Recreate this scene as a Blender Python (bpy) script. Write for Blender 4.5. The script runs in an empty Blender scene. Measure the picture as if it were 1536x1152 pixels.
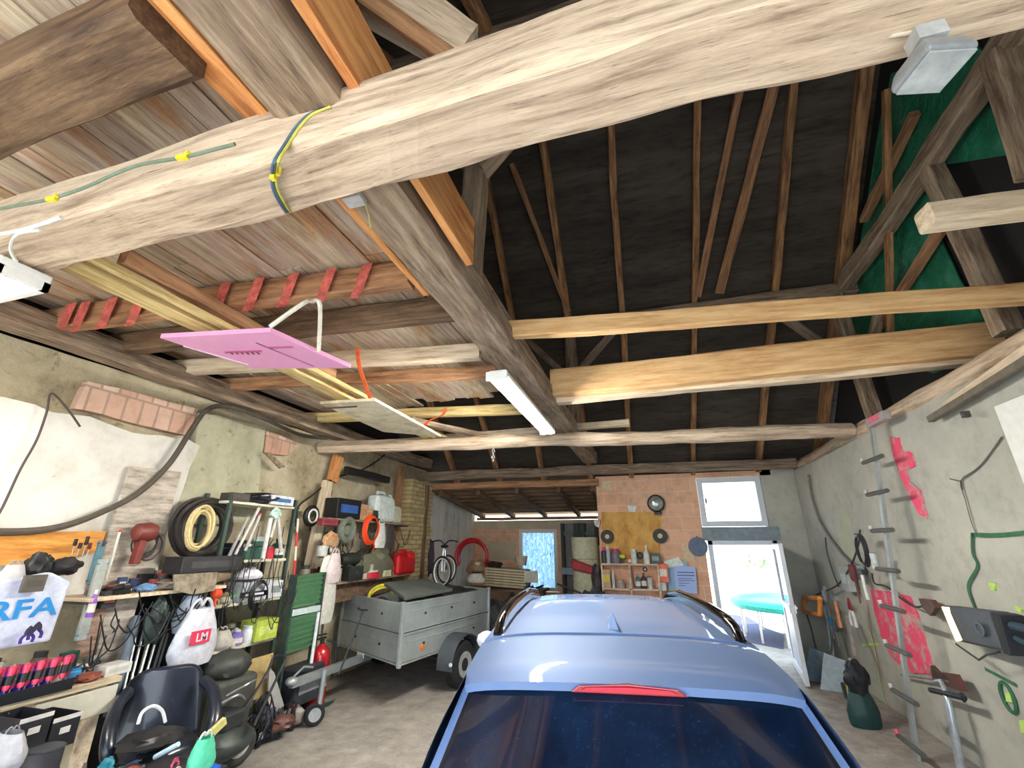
import bpy, bmesh, math, random
from mathutils import Vector, Matrix, noise
random.seed(7)
R=random.uniform
SC=bpy.context.scene
COL=SC.collection
# ---------------------------------------------------------------- camera model (1536x1152)
F=660.; PIT=math.atan(239/660.); YAW=math.atan(207/(660*math.cos(PIT)+239*math.sin(PIT))); HC=2.0
cP,sP,cY,sY=math.cos(PIT),math.sin(PIT),math.cos(YAW),math.sin(YAW)
def ray(px,py):
    a=px-768; b=576-py; f=F*cP-b*sP; u=F*sP+b*cP
    return a*cY-f*sY, a*sY+f*cY, u
def az(px,py,z):
    x,y,u=ray(px,py); t=(z-HC)/u; return Vector((x*t,y*t,z))
def ay(px,py,Y):
    x,y,u=ray(px,py); t=Y/y; return Vector((x*t,Y,HC+u*t))
def ax(px,py,X):
    x,y,u=ray(px,py); t=X/x; return Vector((X,y*t,HC+u*t))
RY,RZ,RS=9.8,3.6,.9      # rear roof slope: eave y, eave z, pitch
def aroof(px,py,off=0):
    x,y,u=ray(px,py); t=(RZ-off+RY*RS-HC)/(u+RS*y); return Vector((x*t,y*t,HC+u*t))
def proj(x,y,z):
    z-=HC; a=x*cY+y*sY; g=-x*sY+y*cY; f=g*cP+z*sP; b=-g*sP+z*cP
    return 768+F*a/f, 576-F*b/f
# ---------------------------------------------------------------- materials
def lin(c): return tuple(((v/255)/12.92 if v/255<=.04045 else ((v/255+.055)/1.055)**2.4) for v in c)+(1,)
_m={}
def newmat(name):
    m=bpy.data.materials.new(name); m.use_nodes=True; nt=m.node_tree; b=nt.nodes['Principled BSDF']; return m,nt,b
def N(nt,t,**k):
    n=nt.nodes.new(t)
    for a,v in k.items(): setattr(n,a,v)
    return n
def L(nt,a,b): nt.links.new(a,b)
def ramp(nt,fac,stops):
    r=N(nt,'ShaderNodeValToRGB'); e=r.color_ramp.elements
    while len(e)<len(stops): e.new(.5)
    for i,(p,c) in enumerate(stops): e[i].position=p; e[i].color=c if len(c)==4 else lin(c)
    L(nt,fac,r.inputs[0]); return r.outputs[0]
def mix(nt,f,a,b,mode='MIX'):
    n=N(nt,'ShaderNodeMix',data_type='RGBA',blend_type=mode)
    for s,v in ((0,f),(6,a),(7,b)):
        if hasattr(v,'links') or hasattr(v,'is_linked'): L(nt,v,n.inputs[s])
        else: n.inputs[s].default_value=v
    return n.outputs[2]
def noi(nt,vec,scale,detail=4,rough=.6):
    n=N(nt,'ShaderNodeTexNoise'); n.inputs['Scale'].default_value=scale; n.inputs['Detail'].default_value=detail; n.inputs['Roughness'].default_value=rough
    if vec: L(nt,vec,n.inputs['Vector'])
    return n.outputs[0]
def vecmap(nt,kind,scale):
    t=N(nt,'ShaderNodeTexCoord'); m=N(nt,'ShaderNodeMapping'); m.inputs['Scale'].default_value=scale
    L(nt,t.outputs[kind],m.inputs[0]); return m.outputs[0]
def bump(nt,b,h,s,d=.01):
    n=N(nt,'ShaderNodeBump'); n.inputs['Strength'].default_value=s; n.inputs['Distance'].default_value=d
    L(nt,h,n.inputs['Height']); L(nt,n.outputs[0],b.inputs['Normal'])
def C(r,g=None,b_=None,rough=.55,metal=0.,var=.12,emit=0,coat=0,alpha=1,trans=0):
    if isinstance(r,tuple): r,g,b_=r[:3]
    k=(r,g,b_,rough,metal,var,emit,coat,alpha,trans)
    if k in _m: return _m[k]
    m,nt,b=newmat('paint_%d_%d_%d'%(r,g,b_)); c=lin((r,g,b_))
    if var and not emit:
        v=vecmap(nt,'Object',(1,1,1)); n=noi(nt,v,14,5,.65)
        lo=tuple(max(0,x*(1-2.2*var)) for x in c[:3])+(1,); hi=tuple(min(1,x*(1+1.2*var)) for x in c[:3])+(1,)
        L(nt,ramp(nt,n,[(.3,lo),(.7,hi)]),b.inputs['Base Color'])
    else: b.inputs['Base Color'].default_value=c
    b.inputs['Roughness'].default_value=rough; b.inputs['Metallic'].default_value=metal
    b.inputs['Coat Weight'].default_value=coat; b.inputs['Alpha'].default_value=alpha; b.inputs['Transmission Weight'].default_value=trans
    if emit: b.inputs['Emission Color'].default_value=c; b.inputs['Emission Strength'].default_value=emit
    _m[k]=m; return m
def wood(name,light,mid,dark,scale=(1.2,14,14),rough=.8,cracks=.6,rot=False):
    if name in _m: return _m[name]
    m,nt,b=newmat(name); v=vecmap(nt,'Object',scale)
    oi=N(nt,'ShaderNodeObjectInfo'); ad=N(nt,'ShaderNodeVectorMath',operation='ADD'); sc=N(nt,'ShaderNodeVectorMath',operation='SCALE')
    cb=N(nt,'ShaderNodeCombineXYZ'); 
    for i in range(3): L(nt,oi.outputs['Random'],cb.inputs[i])
    L(nt,cb.outputs[0],sc.inputs[0]); sc.inputs['Scale'].default_value=37
    L(nt,v,ad.inputs[0]); L(nt,sc.outputs[0],ad.inputs[1]); v=ad.outputs[0]
    g=noi(nt,v,2.2,8,.7); c1=ramp(nt,g,[(.36,dark),(.5,mid),(.62,light)])
    big=noi(nt,vecmap(nt,'Object',(1.5,2,2)),1.3,3,.5)
    c2=mix(nt,ramp(nt,big,[(.42,(0,0,0,1)),(.62,(1,1,1,1))]),c1,mix(nt,.35,c1,lin(light)))
    fine=noi(nt,vecmap(nt,'Object',(scale[0]*2,scale[1]*5,scale[2]*5)),2.5,6,.75)
    cr=ramp(nt,fine,[(.33,(1-cracks,(1-cracks)*.9,(1-cracks)*.82,1)),(.42,(1,1,1,1))])
    c3=mix(nt,1.0,c2,cr,'MULTIPLY')
    L(nt,c3,b.inputs['Base Color']); b.inputs['Roughness'].default_value=rough
    bump(nt,b,fine,.5,.006)
    _m[name]=m; return m
W_OLD =lambda:wood('old_grey_timber',(222,202,178),(196,174,150),(138,116,96),(.8,11,11),cracks=.62)
W_GREY=lambda:wood('weathered_timber',(176,156,134),(138,118,98),(92,74,60),(1,10,10))
W_DARK=lambda:wood('dark_brown_timber',(134,108,82),(104,82,62),(68,50,38),(1,9,9))
W_ORG =lambda:wood('orange_pine',(236,176,112),(216,148,88),(176,106,60),(1,10,10),cracks=.3)
W_RED =lambda:wood('reddish_brown_pine',(190,146,108),(158,114,80),(110,76,54),(1,10,10),cracks=.4)
W_NEW =lambda:wood('new_pine',(238,200,146),(220,176,122),(188,138,90),(.8,8,8),cracks=.25)
W_YEL =lambda:wood('yellow_stained_pine',(228,208,150),(202,178,120),(156,128,84),(1,10,10),cracks=.4)
W_PALE=lambda:wood('pale_lumber',(232,216,190),(212,192,164),(172,148,122),(1,10,10),cracks=.3)
W_RAF =lambda:wood('rafter_timber',(192,146,100),(150,108,74),(94,66,46),(1,10,10),cracks=.45)
def texmat(name,stops,scale,scl2=3,stops2=None,rough=.9,bs=.5,bd=.02,coord='Object',vs=(1,1,1)):
    if name in _m: return _m[name]
    m,nt,b=newmat(name); v=vecmap(nt,coord,vs); n=noi(nt,v,scale,9,.68); c=ramp(nt,n,stops)
    if stops2:
        n2=noi(nt,v,scl2,6,.7); c=mix(nt,1.,c,ramp(nt,n2,stops2),'MULTIPLY')
    L(nt,c,b.inputs['Base Color']); b.inputs['Roughness'].default_value=rough; bump(nt,b,noi(nt,v,scale*3,9,.7),bs,bd)
    _m[name]=m; return m
def M_rough():  # ochre lime render on the left wall
    return texmat('rough_ochre_plaster',[(.3,(134,120,98)),(.45,(184,172,142)),(.6,(206,196,168)),(.75,(224,216,196))],1.6,9,[(.3,(.42,.36,.28,1)),(.42,(1,1,1,1))],bs=.9,bd=.05)
def M_white():
    return texmat('whitewash',[(.3,(186,180,168)),(.5,(220,217,208)),(.7,(234,232,226))],1.4,7,[(.28,(.55,.5,.45,1)),(.36,(1,1,1,1))],bs=.35,bd=.02)
def M_conc():
    return texmat('grey_render',[(.3,(160,160,152)),(.5,(180,180,171)),(.7,(196,194,182))],.8,5,[(.25,(.75,.75,.72,1)),(.5,(1,1,1,1))],bs=.25,bd=.01)
def M_floor():
    return texmat('worn_concrete_floor',[(.3,(128,122,116)),(.5,(154,148,141)),(.7,(174,167,158))],5,45,[(.33,(.62,.6,.58,1)),(.46,(1,1,1,1))],bs=.3,bd=.01)
def brickmat(name,c1,c2,mortar,sx,sy,bw=.5,rh=.25,ms=.02,coord='Object',rot=(0,0,0),var=True):
    if name in _m: return _m[name]
    m,nt,b=newmat(name); t=N(nt,'ShaderNodeTexCoord'); mp=N(nt,'ShaderNodeMapping'); mp.inputs['Rotation'].default_value=rot; mp.inputs['Scale'].default_value=(sx,sx,sx)
    L(nt,t.outputs[coord],mp.inputs[0]); br=N(nt,'ShaderNodeTexBrick'); L(nt,mp.outputs[0],br.inputs['Vector'])
    br.inputs['Color1'].default_value=lin(c1); br.inputs['Color2'].default_value=lin(c2); br.inputs['Mortar'].default_value=lin(mortar)
    br.inputs['Scale'].default_value=1; br.inputs['Brick Width'].default_value=bw; br.inputs['Row Height'].default_value=rh; br.inputs['Mortar Size'].default_value=ms
    n=noi(nt,t.outputs[coord],6,7,.7); c=mix(nt,1.,br.outputs[0],ramp(nt,n,[(.25,(.7,.68,.66,1)),(.55,(1,1,1,1))]),'MULTIPLY')
    L(nt,c,b.inputs['Base Color']); b.inputs['Roughness'].default_value=.9; bump(nt,b,br.outputs[1],-.5,.01); _m[name]=m; return m
# ---------------------------------------------------------------- mesh builder
class MB:
    def __init__(s): s.v=[]; s.f=[]; s.m=[]; s.cur=0
    def add(s,vs,fs):
        o=len(s.v); s.v+=[tuple(v) for v in vs]; s.f+=[tuple(i+o for i in f) for f in fs]; s.m+=[s.cur]*len(fs); return s
    def box(s,c,sz,M=None):
        x,y,z=(a/2 for a in sz); vs=[Vector((i*x,j*y,k*z)) for i in(-1,1) for j in(-1,1) for k in(-1,1)]
        if M is not None: vs=[M@v for v in vs]
        vs=[v+Vector(c) for v in vs]
        return s.add(vs,[(0,1,3,2),(4,6,7,5),(0,4,5,1),(2,3,7,6),(0,2,6,4),(1,5,7,3)])
    def bx(s,x0,x1,y0,y1,z0,z1): return s.box(((x0+x1)/2,(y0+y1)/2,(z0+z1)/2),(abs(x1-x0),abs(y1-y0),abs(z1-z0)))
    def ring(s,pts,rs,n=10,close=False,caps=True):
        P=[Vector(p) for p in pts]; k=len(P); rs=rs if isinstance(rs,(list,tuple)) else [rs]*k; vs=[]; up=None
        for i in range(k):
            if close: t=P[(i+1)%k]-P[i-1]
            else: t=P[min(i+1,k-1)]-P[max(i-1,0)]
            t=t.normalized() if t.length>1e-9 else Vector((0,0,1))
            if up is None: up=Vector((0,0,1)) if abs(t.z)<.9 else Vector((1,0,0))
            a=t.cross(up)
            if a.length<1e-6: a=t.orthogonal()
            a.normalize(); b=a.cross(t).normalized(); up=b
            for j in range(n):
                q=2*math.pi*j/n; vs.append(P[i]+(a*math.cos(q)+b*math.sin(q))*rs[i])
        fs=[]
        for i in range(k if close else k-1):
            for j in range(n): fs.append((i*n+j,i*n+(j+1)%n,((i+1)%k)*n+(j+1)%n,((i+1)%k)*n+j))
        if not close and caps: fs+= [tuple(reversed(range(n))),tuple(range((k-1)*n,k*n))]
        return s.add(vs,fs)
    def cyl(s,p0,p1,r0,r1=None,n=16): return s.ring([p0,p1],[r0,r0 if r1 is None else r1],n)
    def tube(s,pts,r,n=8,sm=4): return s.ring(smooth(pts,sm),r,n)
    def lathe(s,prof,c=(0,0,0),n=20,M=None):
        vs=[]; 
        for r,z in prof:
            for j in range(n):
                q=2*math.pi*j/n; v=Vector((r*math.cos(q),r*math.sin(q),z)); v=M@v if M is not None else v; vs.append(v+Vector(c))
        k=len(prof); fs=[(i*n+j,i*n+(j+1)%n,(i+1)*n+(j+1)%n,(i+1)*n+j) for i in range(k-1) for j in range(n)]
        fs+=[tuple(reversed(range(n))),tuple(range((k-1)*n,k*n))]
        return s.add(vs,fs)
    def torus(s,c,r,t,M=None,n=28,m=8,a0=0,a1=2*math.pi):
        full=abs(a1-a0)>6.28; k=n if full else n+1
        pts=[]
        for i in range(k):
            q=a0+(a1-a0)*i/n; v=Vector((r*math.cos(q),r*math.sin(q),0)); v=M@v if M is not None else v; pts.append(v+Vector(c))
        return s.ring(pts,t,m,close=full)
    def prism(s,pts,ext):
        P=[Vector(p) for p in pts]; e=Vector(ext); n=len(P)
        return s.add(P+[p+e for p in P],[tuple(range(n)),tuple(reversed(range(n,2*n)))]+[(i,i+n,(i+1)%n+n,(i+1)%n) for i in range(n)])
    def blob(s,c,sz,seed=0,amp=.15,n=3,fr=3.):
        bm=bmesh.new(); bmesh.ops.create_icosphere(bm,subdivisions=n,radius=1); vs=[]
        for v in bm.verts:
            k=1+amp*noise.noise(v.co*fr+Vector((seed,seed*1.7,3))); vs.append(Vector((v.co.x*sz[0]*k+c[0],v.co.y*sz[1]*k+c[1],max(-.82,v.co.z)*sz[2]*k+c[2])))
        fs=[tuple(v.index for v in f.verts) for f in bm.faces]; bm.free(); return s.add(vs,fs)
    def grid(s,fn,nu,nv,thick=None):
        vs=[Vector(fn(i/nu,j/nv)) for j in range(nv+1) for i in range(nu+1)]; fs=[(j*(nu+1)+i,j*(nu+1)+i+1,(j+1)*(nu+1)+i+1,(j+1)*(nu+1)+i) for j in range(nv) for i in range(nu)]
        if thick:
            t=Vector(thick); o=len(vs); vs+=[v+t for v in vs]; g=[tuple(reversed([i+o for i in f])) for f in fs]
            E=[]; w=nu+1
            for i in range(nu): E+=[(i,i+1),(nv*w+i+1,nv*w+i)]
            for j in range(nv): E+=[((j+1)*w,j*w),(j*w+nu,(j+1)*w+nu)]
            fs=fs+g+[(b,a,a+o,b+o) for a,b in E]
        return s.add(vs,fs)
    def build(s,name,mats,parent=None,smooth_=None,bevel=0,loc=None,world=False,angle=40):
        mats=mats if isinstance(mats,(list,tuple)) else [mats]
        me=bpy.data.meshes.new(name); vs=[Vector(v) for v in s.v]
        if loc is None and parent is None:
            mn=[min(v[i] for v in vs) for i in range(3)]; mx=[max(v[i] for v in vs) for i in range(3)]
            loc=Vector(((mn[0]+mx[0])/2,(mn[1]+mx[1])/2,mn[2]))
        off=Vector((0,0,0))
        if parent is None: off=Vector(loc)
        elif world:
            off=Vector(parent.location)
            if parent.parent: off=off+Vector(parent.parent.location)
        me.from_pydata([v-off for v in vs],[],s.f)
        for m in mats: me.materials.append(m)
        me.polygons.foreach_set('material_index',s.m)
        bm=bmesh.new(); bm.from_mesh(me); bmesh.ops.recalc_face_normals(bm,faces=bm.faces); bm.to_mesh(me); bm.free()
        if smooth_: 
            me.polygons.foreach_set('use_smooth',[True]*len(me.polygons)); me.set_sharp_from_angle(angle=math.radians(angle))
        o=bpy.data.objects.new(name,me); COL.objects.link(o)
        if parent is None: o.location=loc
        else: o.parent=parent
        if bevel:
            b=o.modifiers.new('b','BEVEL'); b.width=bevel; b.segments=2; b.limit_method='ANGLE'
        return o
def smooth(pts,k=4):
    P=[Vector(p) for p in pts]
    if k<=1 or len(P)<3: return P
    out=[]
    for i in range(len(P)-1):
        a=P[max(i-1,0)]; b=P[i]; c=P[i+1]; d=P[min(i+2,len(P)-1)]
        for j in range(k):
            t=j/k; out.append(.5*((2*b)+(c-a)*t+(2*a-5*b+4*c-d)*t*t+(3*b-a-3*c+d)*t**3))
    out.append(P[-1]); return out
def tag(o,label,cat,group=None):
    o['label']=label; o['category']=cat
    if group: o['group']=group
    return o
def struct(o): o['kind']='structure'; return o
def thing(name,label,cat,loc=(0,0,0),rotz=0,group=None):
    o=bpy.data.objects.new(name,None); COL.objects.link(o); o.location=loc; o.rotation_euler=(0,0,rotz); o.empty_display_size=.05
    return tag(o,label,cat,group)
RX=lambda a:Matrix.Rotation(math.radians(a),3,'X')
RYm=lambda a:Matrix.Rotation(math.radians(a),3,'Y')
RZm=lambda a:Matrix.Rotation(math.radians(a),3,'Z')
def text(name,txt,mat,M,size,parent=None,depth=.001,loc=None):
    cu=bpy.data.curves.new(name,'FONT'); cu.body=txt; cu.size=size; cu.offset=size*.018; cu.extrude=depth; cu.align_x='CENTER'; cu.align_y='CENTER'
    t=bpy.data.objects.new('tmp_text',cu); COL.objects.link(t); dg=bpy.context.evaluated_depsgraph_get(); me=bpy.data.meshes.new_from_object(t.evaluated_get(dg))
    bpy.data.objects.remove(t); me.name=name
    me.transform(M); me.materials.clear(); me.materials.append(mat)
    o=bpy.data.objects.new(name,me); COL.objects.link(o); o.parent=parent; return o
# beam as an object whose local X runs along the timber, so the grain follows it
def beam(name,A,B,w,h,mat,label=None,cat='beam',side=(0,-1,0),parent=None,jit=.006,group=None,edge=False,seg=None,rnd=False,taper=1.):
    """A,B: ends of the centre line; w: width sideways, h: height. edge=True: A,B give the bottom edge, timber extends to 'side'."""
    A=Vector(A); B=Vector(B); d=B-A; Ln=d.length; X=d.normalized(); S=Vector(side); S=(S-X*S.dot(X)).normalized(); Z=X.cross(S).normalized()
    if Z.z<0 : Z=-Z
    Y=Z.cross(X)
    if edge: off=S*(w/2)+Z*(h/2); A=A+off; B=B+off
    seg=seg or max(2,int(Ln/.25)); sd=R(0,99); b=MB(); vs=[]; n=12 if rnd else 8
    for i in range(seg+1):
        t=i/seg; sc=1+(taper-1)*t
        for j in range(n):
            if rnd: q=2*math.pi*j/n; p=Vector((0,math.cos(q)*w/2,math.sin(q)*h/2))
            else:
                c=.1*min(w,h); q=[(w/2-c,h/2),(w/2,h/2-c),(w/2,-h/2+c),(w/2-c,-h/2),(-w/2+c,-h/2),(-w/2,-h/2+c),(-w/2,h/2-c),(-w/2+c,h/2)][j]; p=Vector((0,q[0],q[1]))
            p=p*sc; p.x=Ln*t
            if jit:
                nn=Vector((0,noise.noise(Vector((t*Ln*2+sd,j*3.1,0))),noise.noise(Vector((t*Ln*2,j*2.3,sd))))); p+=nn*jit*2
                p+=Vector((0,noise.noise(Vector((t*Ln*.5,sd,0))),noise.noise(Vector((t*Ln*.5,0,sd)))))*jit*3
            vs.append(p)
    fs=[(i*n+j,i*n+(j+1)%n,(i+1)*n+(j+1)%n,(i+1)*n+j) for i in range(seg) for j in range(n)]+[tuple(reversed(range(n))),tuple(range(seg*n,seg*n+n))]
    b.add(vs,fs); o=b.build(name,mat,parent=parent,loc=(0,0,0) if parent is None else None,smooth_=rnd)
    o.matrix_world=Matrix.Translation(A)@Matrix(((X.x,Y.x,Z.x),(X.y,Y.y,Z.y),(X.z,Y.z,Z.z))).to_4x4()
    if parent is not None: o.matrix_basis=o.matrix_world.copy()
    if label: tag(o,label,cat,group)
    return o
WORLD,SUN,TUBE,TUBE2,EXPO=2.0,5.5,220.,12.,1.38; TUBEM=130.
# ================================================================ SHELL
XL,XR=-5.0,2.8
def wallgrid(mb,fn,nu,nv): mb.grid(fn,nu,nv)
# floor
b=MB(); b.grid(lambda u,v:(-5.4+8.4*u,-1.3+14.5*v,.006*noise.noise(Vector((u*9,v*14,0)))-.006),40,60,thick=(0,0,-.15)); struct(b.build('floor',M_floor(),smooth_=True))
# left wall: rubble wall with ochre render, whitewash layer and bare brick panels
brv=brickmat('bare_red_brick',(230,202,182),(202,156,134),(176,150,132),1,0,bw=.16,rh=.34,ms=.012,rot=(0,math.radians(-90),math.radians(-90)))
b=MB()
def lw(u,v):
    y=-1.3+11.1*u; z=3.66*v; n=noise.noise(Vector((y*1.3,z*1.3,0)))*.05+noise.noise(Vector((y*5,z*5,4)))*.018
    return (-5.0+n-.03,y,z)
b.grid(lw,150,60,thick=(-.4,0,0))
def slab(mb,pts,X,mi,th=.03,jag=.0):
    mb.cur=mi; P=[]
    for i in range(len(pts)):
        a=ax(*pts[i],X); c=ax(*pts[(i+1)%len(pts)],X); k=max(1,int((a-c).length/.12)) if jag else 1
        for j in range(k):
            p=a.lerp(c,j/k)
            if jag: p+=Vector((0,noise.noise(p*4.1)*jag,noise.noise(p*3.7+Vector((5,5,5)))*jag))
            P.append(p)
    mb.prism(P,(-th,0,0)); mb.cur=0
slab(b,[(-90,575),(0,597),(50,607),(108,620),(200,650),(280,660),(297,668),(285,700),(262,768),(250,800),(232,880),(-40,905)],-4.93,1,.1,.05)
slab(b,[(133,571),(297,613),(280,654),(112,612)],-4.945,2,.08,.02)
slab(b,[(400,646),(447,664),(432,684),(397,678)],-4.945,2,.08,.02)
slab(b,[(297,618),(400,640),(392,700),(380,780),(255,790),(285,700)],-4.94,3,.08,.06)
b.cur=0
ob=b.build('wall_left',[M_rough(),M_white(),brv,texmat('grey_green_render',[(.3,(150,146,120)),(.5,(186,184,158)),(.7,(204,202,180))],1.5,9,[(.3,(.5,.45,.36,1)),(.4,(1,1,1,1))],bs=.8,bd=.03)],smooth_=True,angle=50); struct(ob)
# brick pier at the end of the left wall
pier=brickmat('flaking_yellow_brick',(214,196,146),(180,156,108),(150,140,112),1,0,bw=.28,rh=.09,ms=.012,rot=(0,math.radians(-90),math.radians(-90)))
b=MB(); b.grid(lambda u,v:(-4.74+.04*noise.noise(Vector((u*4,v*14,1))),8.55+1.0*u,3.3*v),10,50,thick=(-.25,0,0)); struct(b.build('wall_pier',[pier],smooth_=True,angle=50))
# right wall
b=MB(); b.grid(lambda u,v:(2.8+.012*noise.noise(Vector((u*12,v*5,0))),-1.3+11.1*u,3.32*v),60,24,thick=(.65,0,0))
def paintpatch(mb,pts,X,mi,jag=.03):
    mb.cur=mi; P=[]
    for i in range(len(pts)):
        a=ax(*pts[i],X); c=ax(*pts[(i+1)%len(pts)],X); k=max(1,int((a-c).length/.05))
        for j in range(k):
            p=a.lerp(c,j/k); p+=Vector((0,noise.noise(p*9)*jag,noise.noise(p*8+Vector((5,5,5)))*jag)); P.append(p)
    mb.prism(P,(.02,0,0)); mb.cur=0
def spray(name,col,lo=.38,hi=.55):
    if name in _m: return _m[name]
    m,nt,bb=newmat(name); v=vecmap(nt,'Object',(1,1,1)); n=noi(nt,v,7,6,.7)
    base=noi(nt,v,.8,9,.68); c=ramp(nt,base,[(.3,(160,160,152)),(.7,(196,194,182))])
    L(nt,mix(nt,ramp(nt,n,[(lo,(0,0,0,1)),(hi,(1,1,1,1))]),c,lin(col)),bb.inputs['Base Color']); bb.inputs['Roughness'].default_value=.8; _m[name]=m; return m
def stroke(mb,pts,X,w,mi,sm=5,jag=.2):
    mb.cur=mi; P=smooth([ax(*p,X) for p in pts],sm); n=len(P); A=[];B=[]
    for i in range(n):
        t=(P[min(i+1,n-1)]-P[max(i-1,0)]).normalized(); q=Vector((0,-t.z,t.y)); ww=w*(1+jag*noise.noise(P[i]*6)); A.append(P[i]+q*ww/2); B.append(P[i]-q*ww/2)
    vs=[];fs=[]
    for a,c in zip(A,B): vs+=[a,c]
    for i in range(n-1): fs.append((2*i,2*i+1,2*i+3,2*i+2))
    mb.add(vs,fs); mb.cur=0
b.cur=0
for pts in ([(1334,655),(1347,655),(1352,675),(1368,682),(1372,700),(1360,706),(1364,722),(1380,735),(1386,757),(1390,780),(1376,768),(1364,745),(1352,720),(1342,690)],):
    paintpatch(b,pts,2.786,1)
paintpatch(b,[(1305,884),(1364,893),(1378,925),(1388,965),(1402,1014),(1362,1008),(1336,985),(1322,955),(1312,920)],2.786,1,.02)
stroke(b,[(1458,800),(1459,830),(1466,850),(1452,880),(1462,912)],2.786,.035,2); stroke(b,[(1458,802),(1490,803),(1520,801),(1545,798)],2.786,.035,2)
stroke(b,[(1298,880),(1306,945),(1316,985),(1336,1060),(1350,1120),(1358,1150)],2.785,.012,1)
stroke(b,[(1300,940),(1310,965),(1322,1030),(1345,1110)],2.784,.02,4); stroke(b,[(1292,968),(1318,966)],2.784,.03,4)
stroke(b,[(1503,655),(1478,690),(1462,706),(1441,722),(1448,750),(1456,780),(1464,800)],2.786,.014,3,3); stroke(b,[(1441,722),(1424,718)],2.786,.012,3,2)
stroke(b,[(1477,1003),(1500,1015),(1524,1028)],2.786,.03,2); stroke(b,[(1441,722),(1444,735)],2.786,.02,3,2)
c0=ax(1512,1046,2.785); b.cur=2; b.ring([c0+Vector((0,.075*math.cos(q),.11*math.sin(q))) for q in [i*math.pi/8 for i in range(16)]],.014,6,close=True); b.cur=0
paintpatch(b,[(1508,1038),(1516,1040),(1518,1054),(1508,1052)],2.785,4,.005)
paintpatch(b,[(1482,873),(1492,875),(1492,886),(1484,885)],2.785,4,.005); paintpatch(b,[(1522,908),(1532,914),(1531,919),(1524,916)],2.785,4,.005)
paintpatch(b,[(1528,1080),(1540,1080),(1540,1100),(1530,1098)],2.785,4,.01)
paintpatch(b,[(1250,762),(1268,765),(1274,790),(1282,815),(1290,850),(1268,830),(1256,800)],2.787,5,.04)
ob=b.build('wall_right',[M_conc(),spray('pink_spray_paint',(236,84,118),.36,.5),C(52,104,74,rough=.8),C(92,88,82,rough=.9),C(190,226,120,rough=.8),spray('faint_green_spray',(184,198,140),.45,.75)],smooth_=True); struct(ob)
# back wall of big hollow blocks with door and window openings
blk=brickmat('orange_hollow_block',(238,194,164),(228,178,146),(236,200,172),1,0,bw=.5,rh=.25,ms=.012,rot=(math.radians(-90),0,0))
YB=9.8
b=MB(); b.bx(-1.0,1.02,YB,YB+.3,0,3.36); b.bx(1.02,2.4,YB,YB+.3,3.26,3.36); b.cur=1; b.bx(1.0,2.36,YB-.03,YB+.3,2.05,2.3); b.cur=2; b.bx(2.26,3.3,YB,YB+.3,0,2.05); b.bx(2.36,3.3,YB,YB+.3,2.05,2.3); b.bx(2.21,3.3,YB,YB+.3,2.3,3.36)
b.cur=0; b.bx(-1.0,-.95,YB+.3,13,0,3.1)
struct(b.build('wall_back',[blk,C(136,150,160,rough=.9),M_conc()]))
# annexe walls
b=MB(); b.grid(lambda u,v:(-5.0+.05*noise.noise(Vector((u*6,v*6,3))),YB+3.2*u,3.2*v),14,14,thick=(-.3,0,0)); struct(b.build('wall_annexe_left',texmat('peeling_whitewash',[(.3,(150,140,120)),(.45,(222,220,210)),(.7,(246,246,242))],2.2,12,[(.3,(.5,.45,.4,1)),(.42,(1,1,1,1))],bs=.8,bd=.04,vs=(1,1,.3)),smooth_=True))
YF=13.0
b=MB(); b.bx(-5.3,-3.6,YF,YF+.25,0,2.62); b.bx(-3.6,-2.5,YF,YF+.25,0,.75); b.bx(-3.6,-2.5,YF,YF+.25,2.38,2.62); b.bx(-2.5,-.9,YF,YF+.25,0,2.62); b.cur=1; b.bx(-5.1,-.9,YF-.02,YF+.2,2.4,2.63); b.bx(-4.55,-3.75,YF-.012,YF+.01,1.55,2.05)
struct(b.build('wall_annexe_back',[blk,texmat('pale_render',[(.3,(176,160,132)),(.6,(206,192,166)),(.8,(220,206,180))],2,9)]))
# front wall above the gate (behind the camera) 
b=MB(); b.bx(-5.4,-4.6,-1.5,-1.3,0,4.4); b.bx(2.4,3.4,-1.5,-1.3,0,4.4); b.bx(-4.6,2.4,-1.5,-1.3,3.3,4.4); struct(b.build('wall_front',M_conc()))
# gable wall high on the right, above the right wall
b=MB(); b.cur=0; b.prism([(3.45,-1.5,3.3),(3.45,YB+.2,3.3),(3.45,4.9,8.1),(3.45,-1.5,3.9)],(.12,0,0)); 
struct(b.build('wall_gable_right',C(34,32,34,rough=.95)))
b=MB(); b.prism([(-5.4,-1.5,3.66),(-5.4,YB+.2,3.66),(-5.4,4.9,8.1),(-5.4,-1.5,3.9)],(-.12,0,0)); struct(b.build('wall_gable_left',C(34,32,34,rough=.95)))
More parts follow.
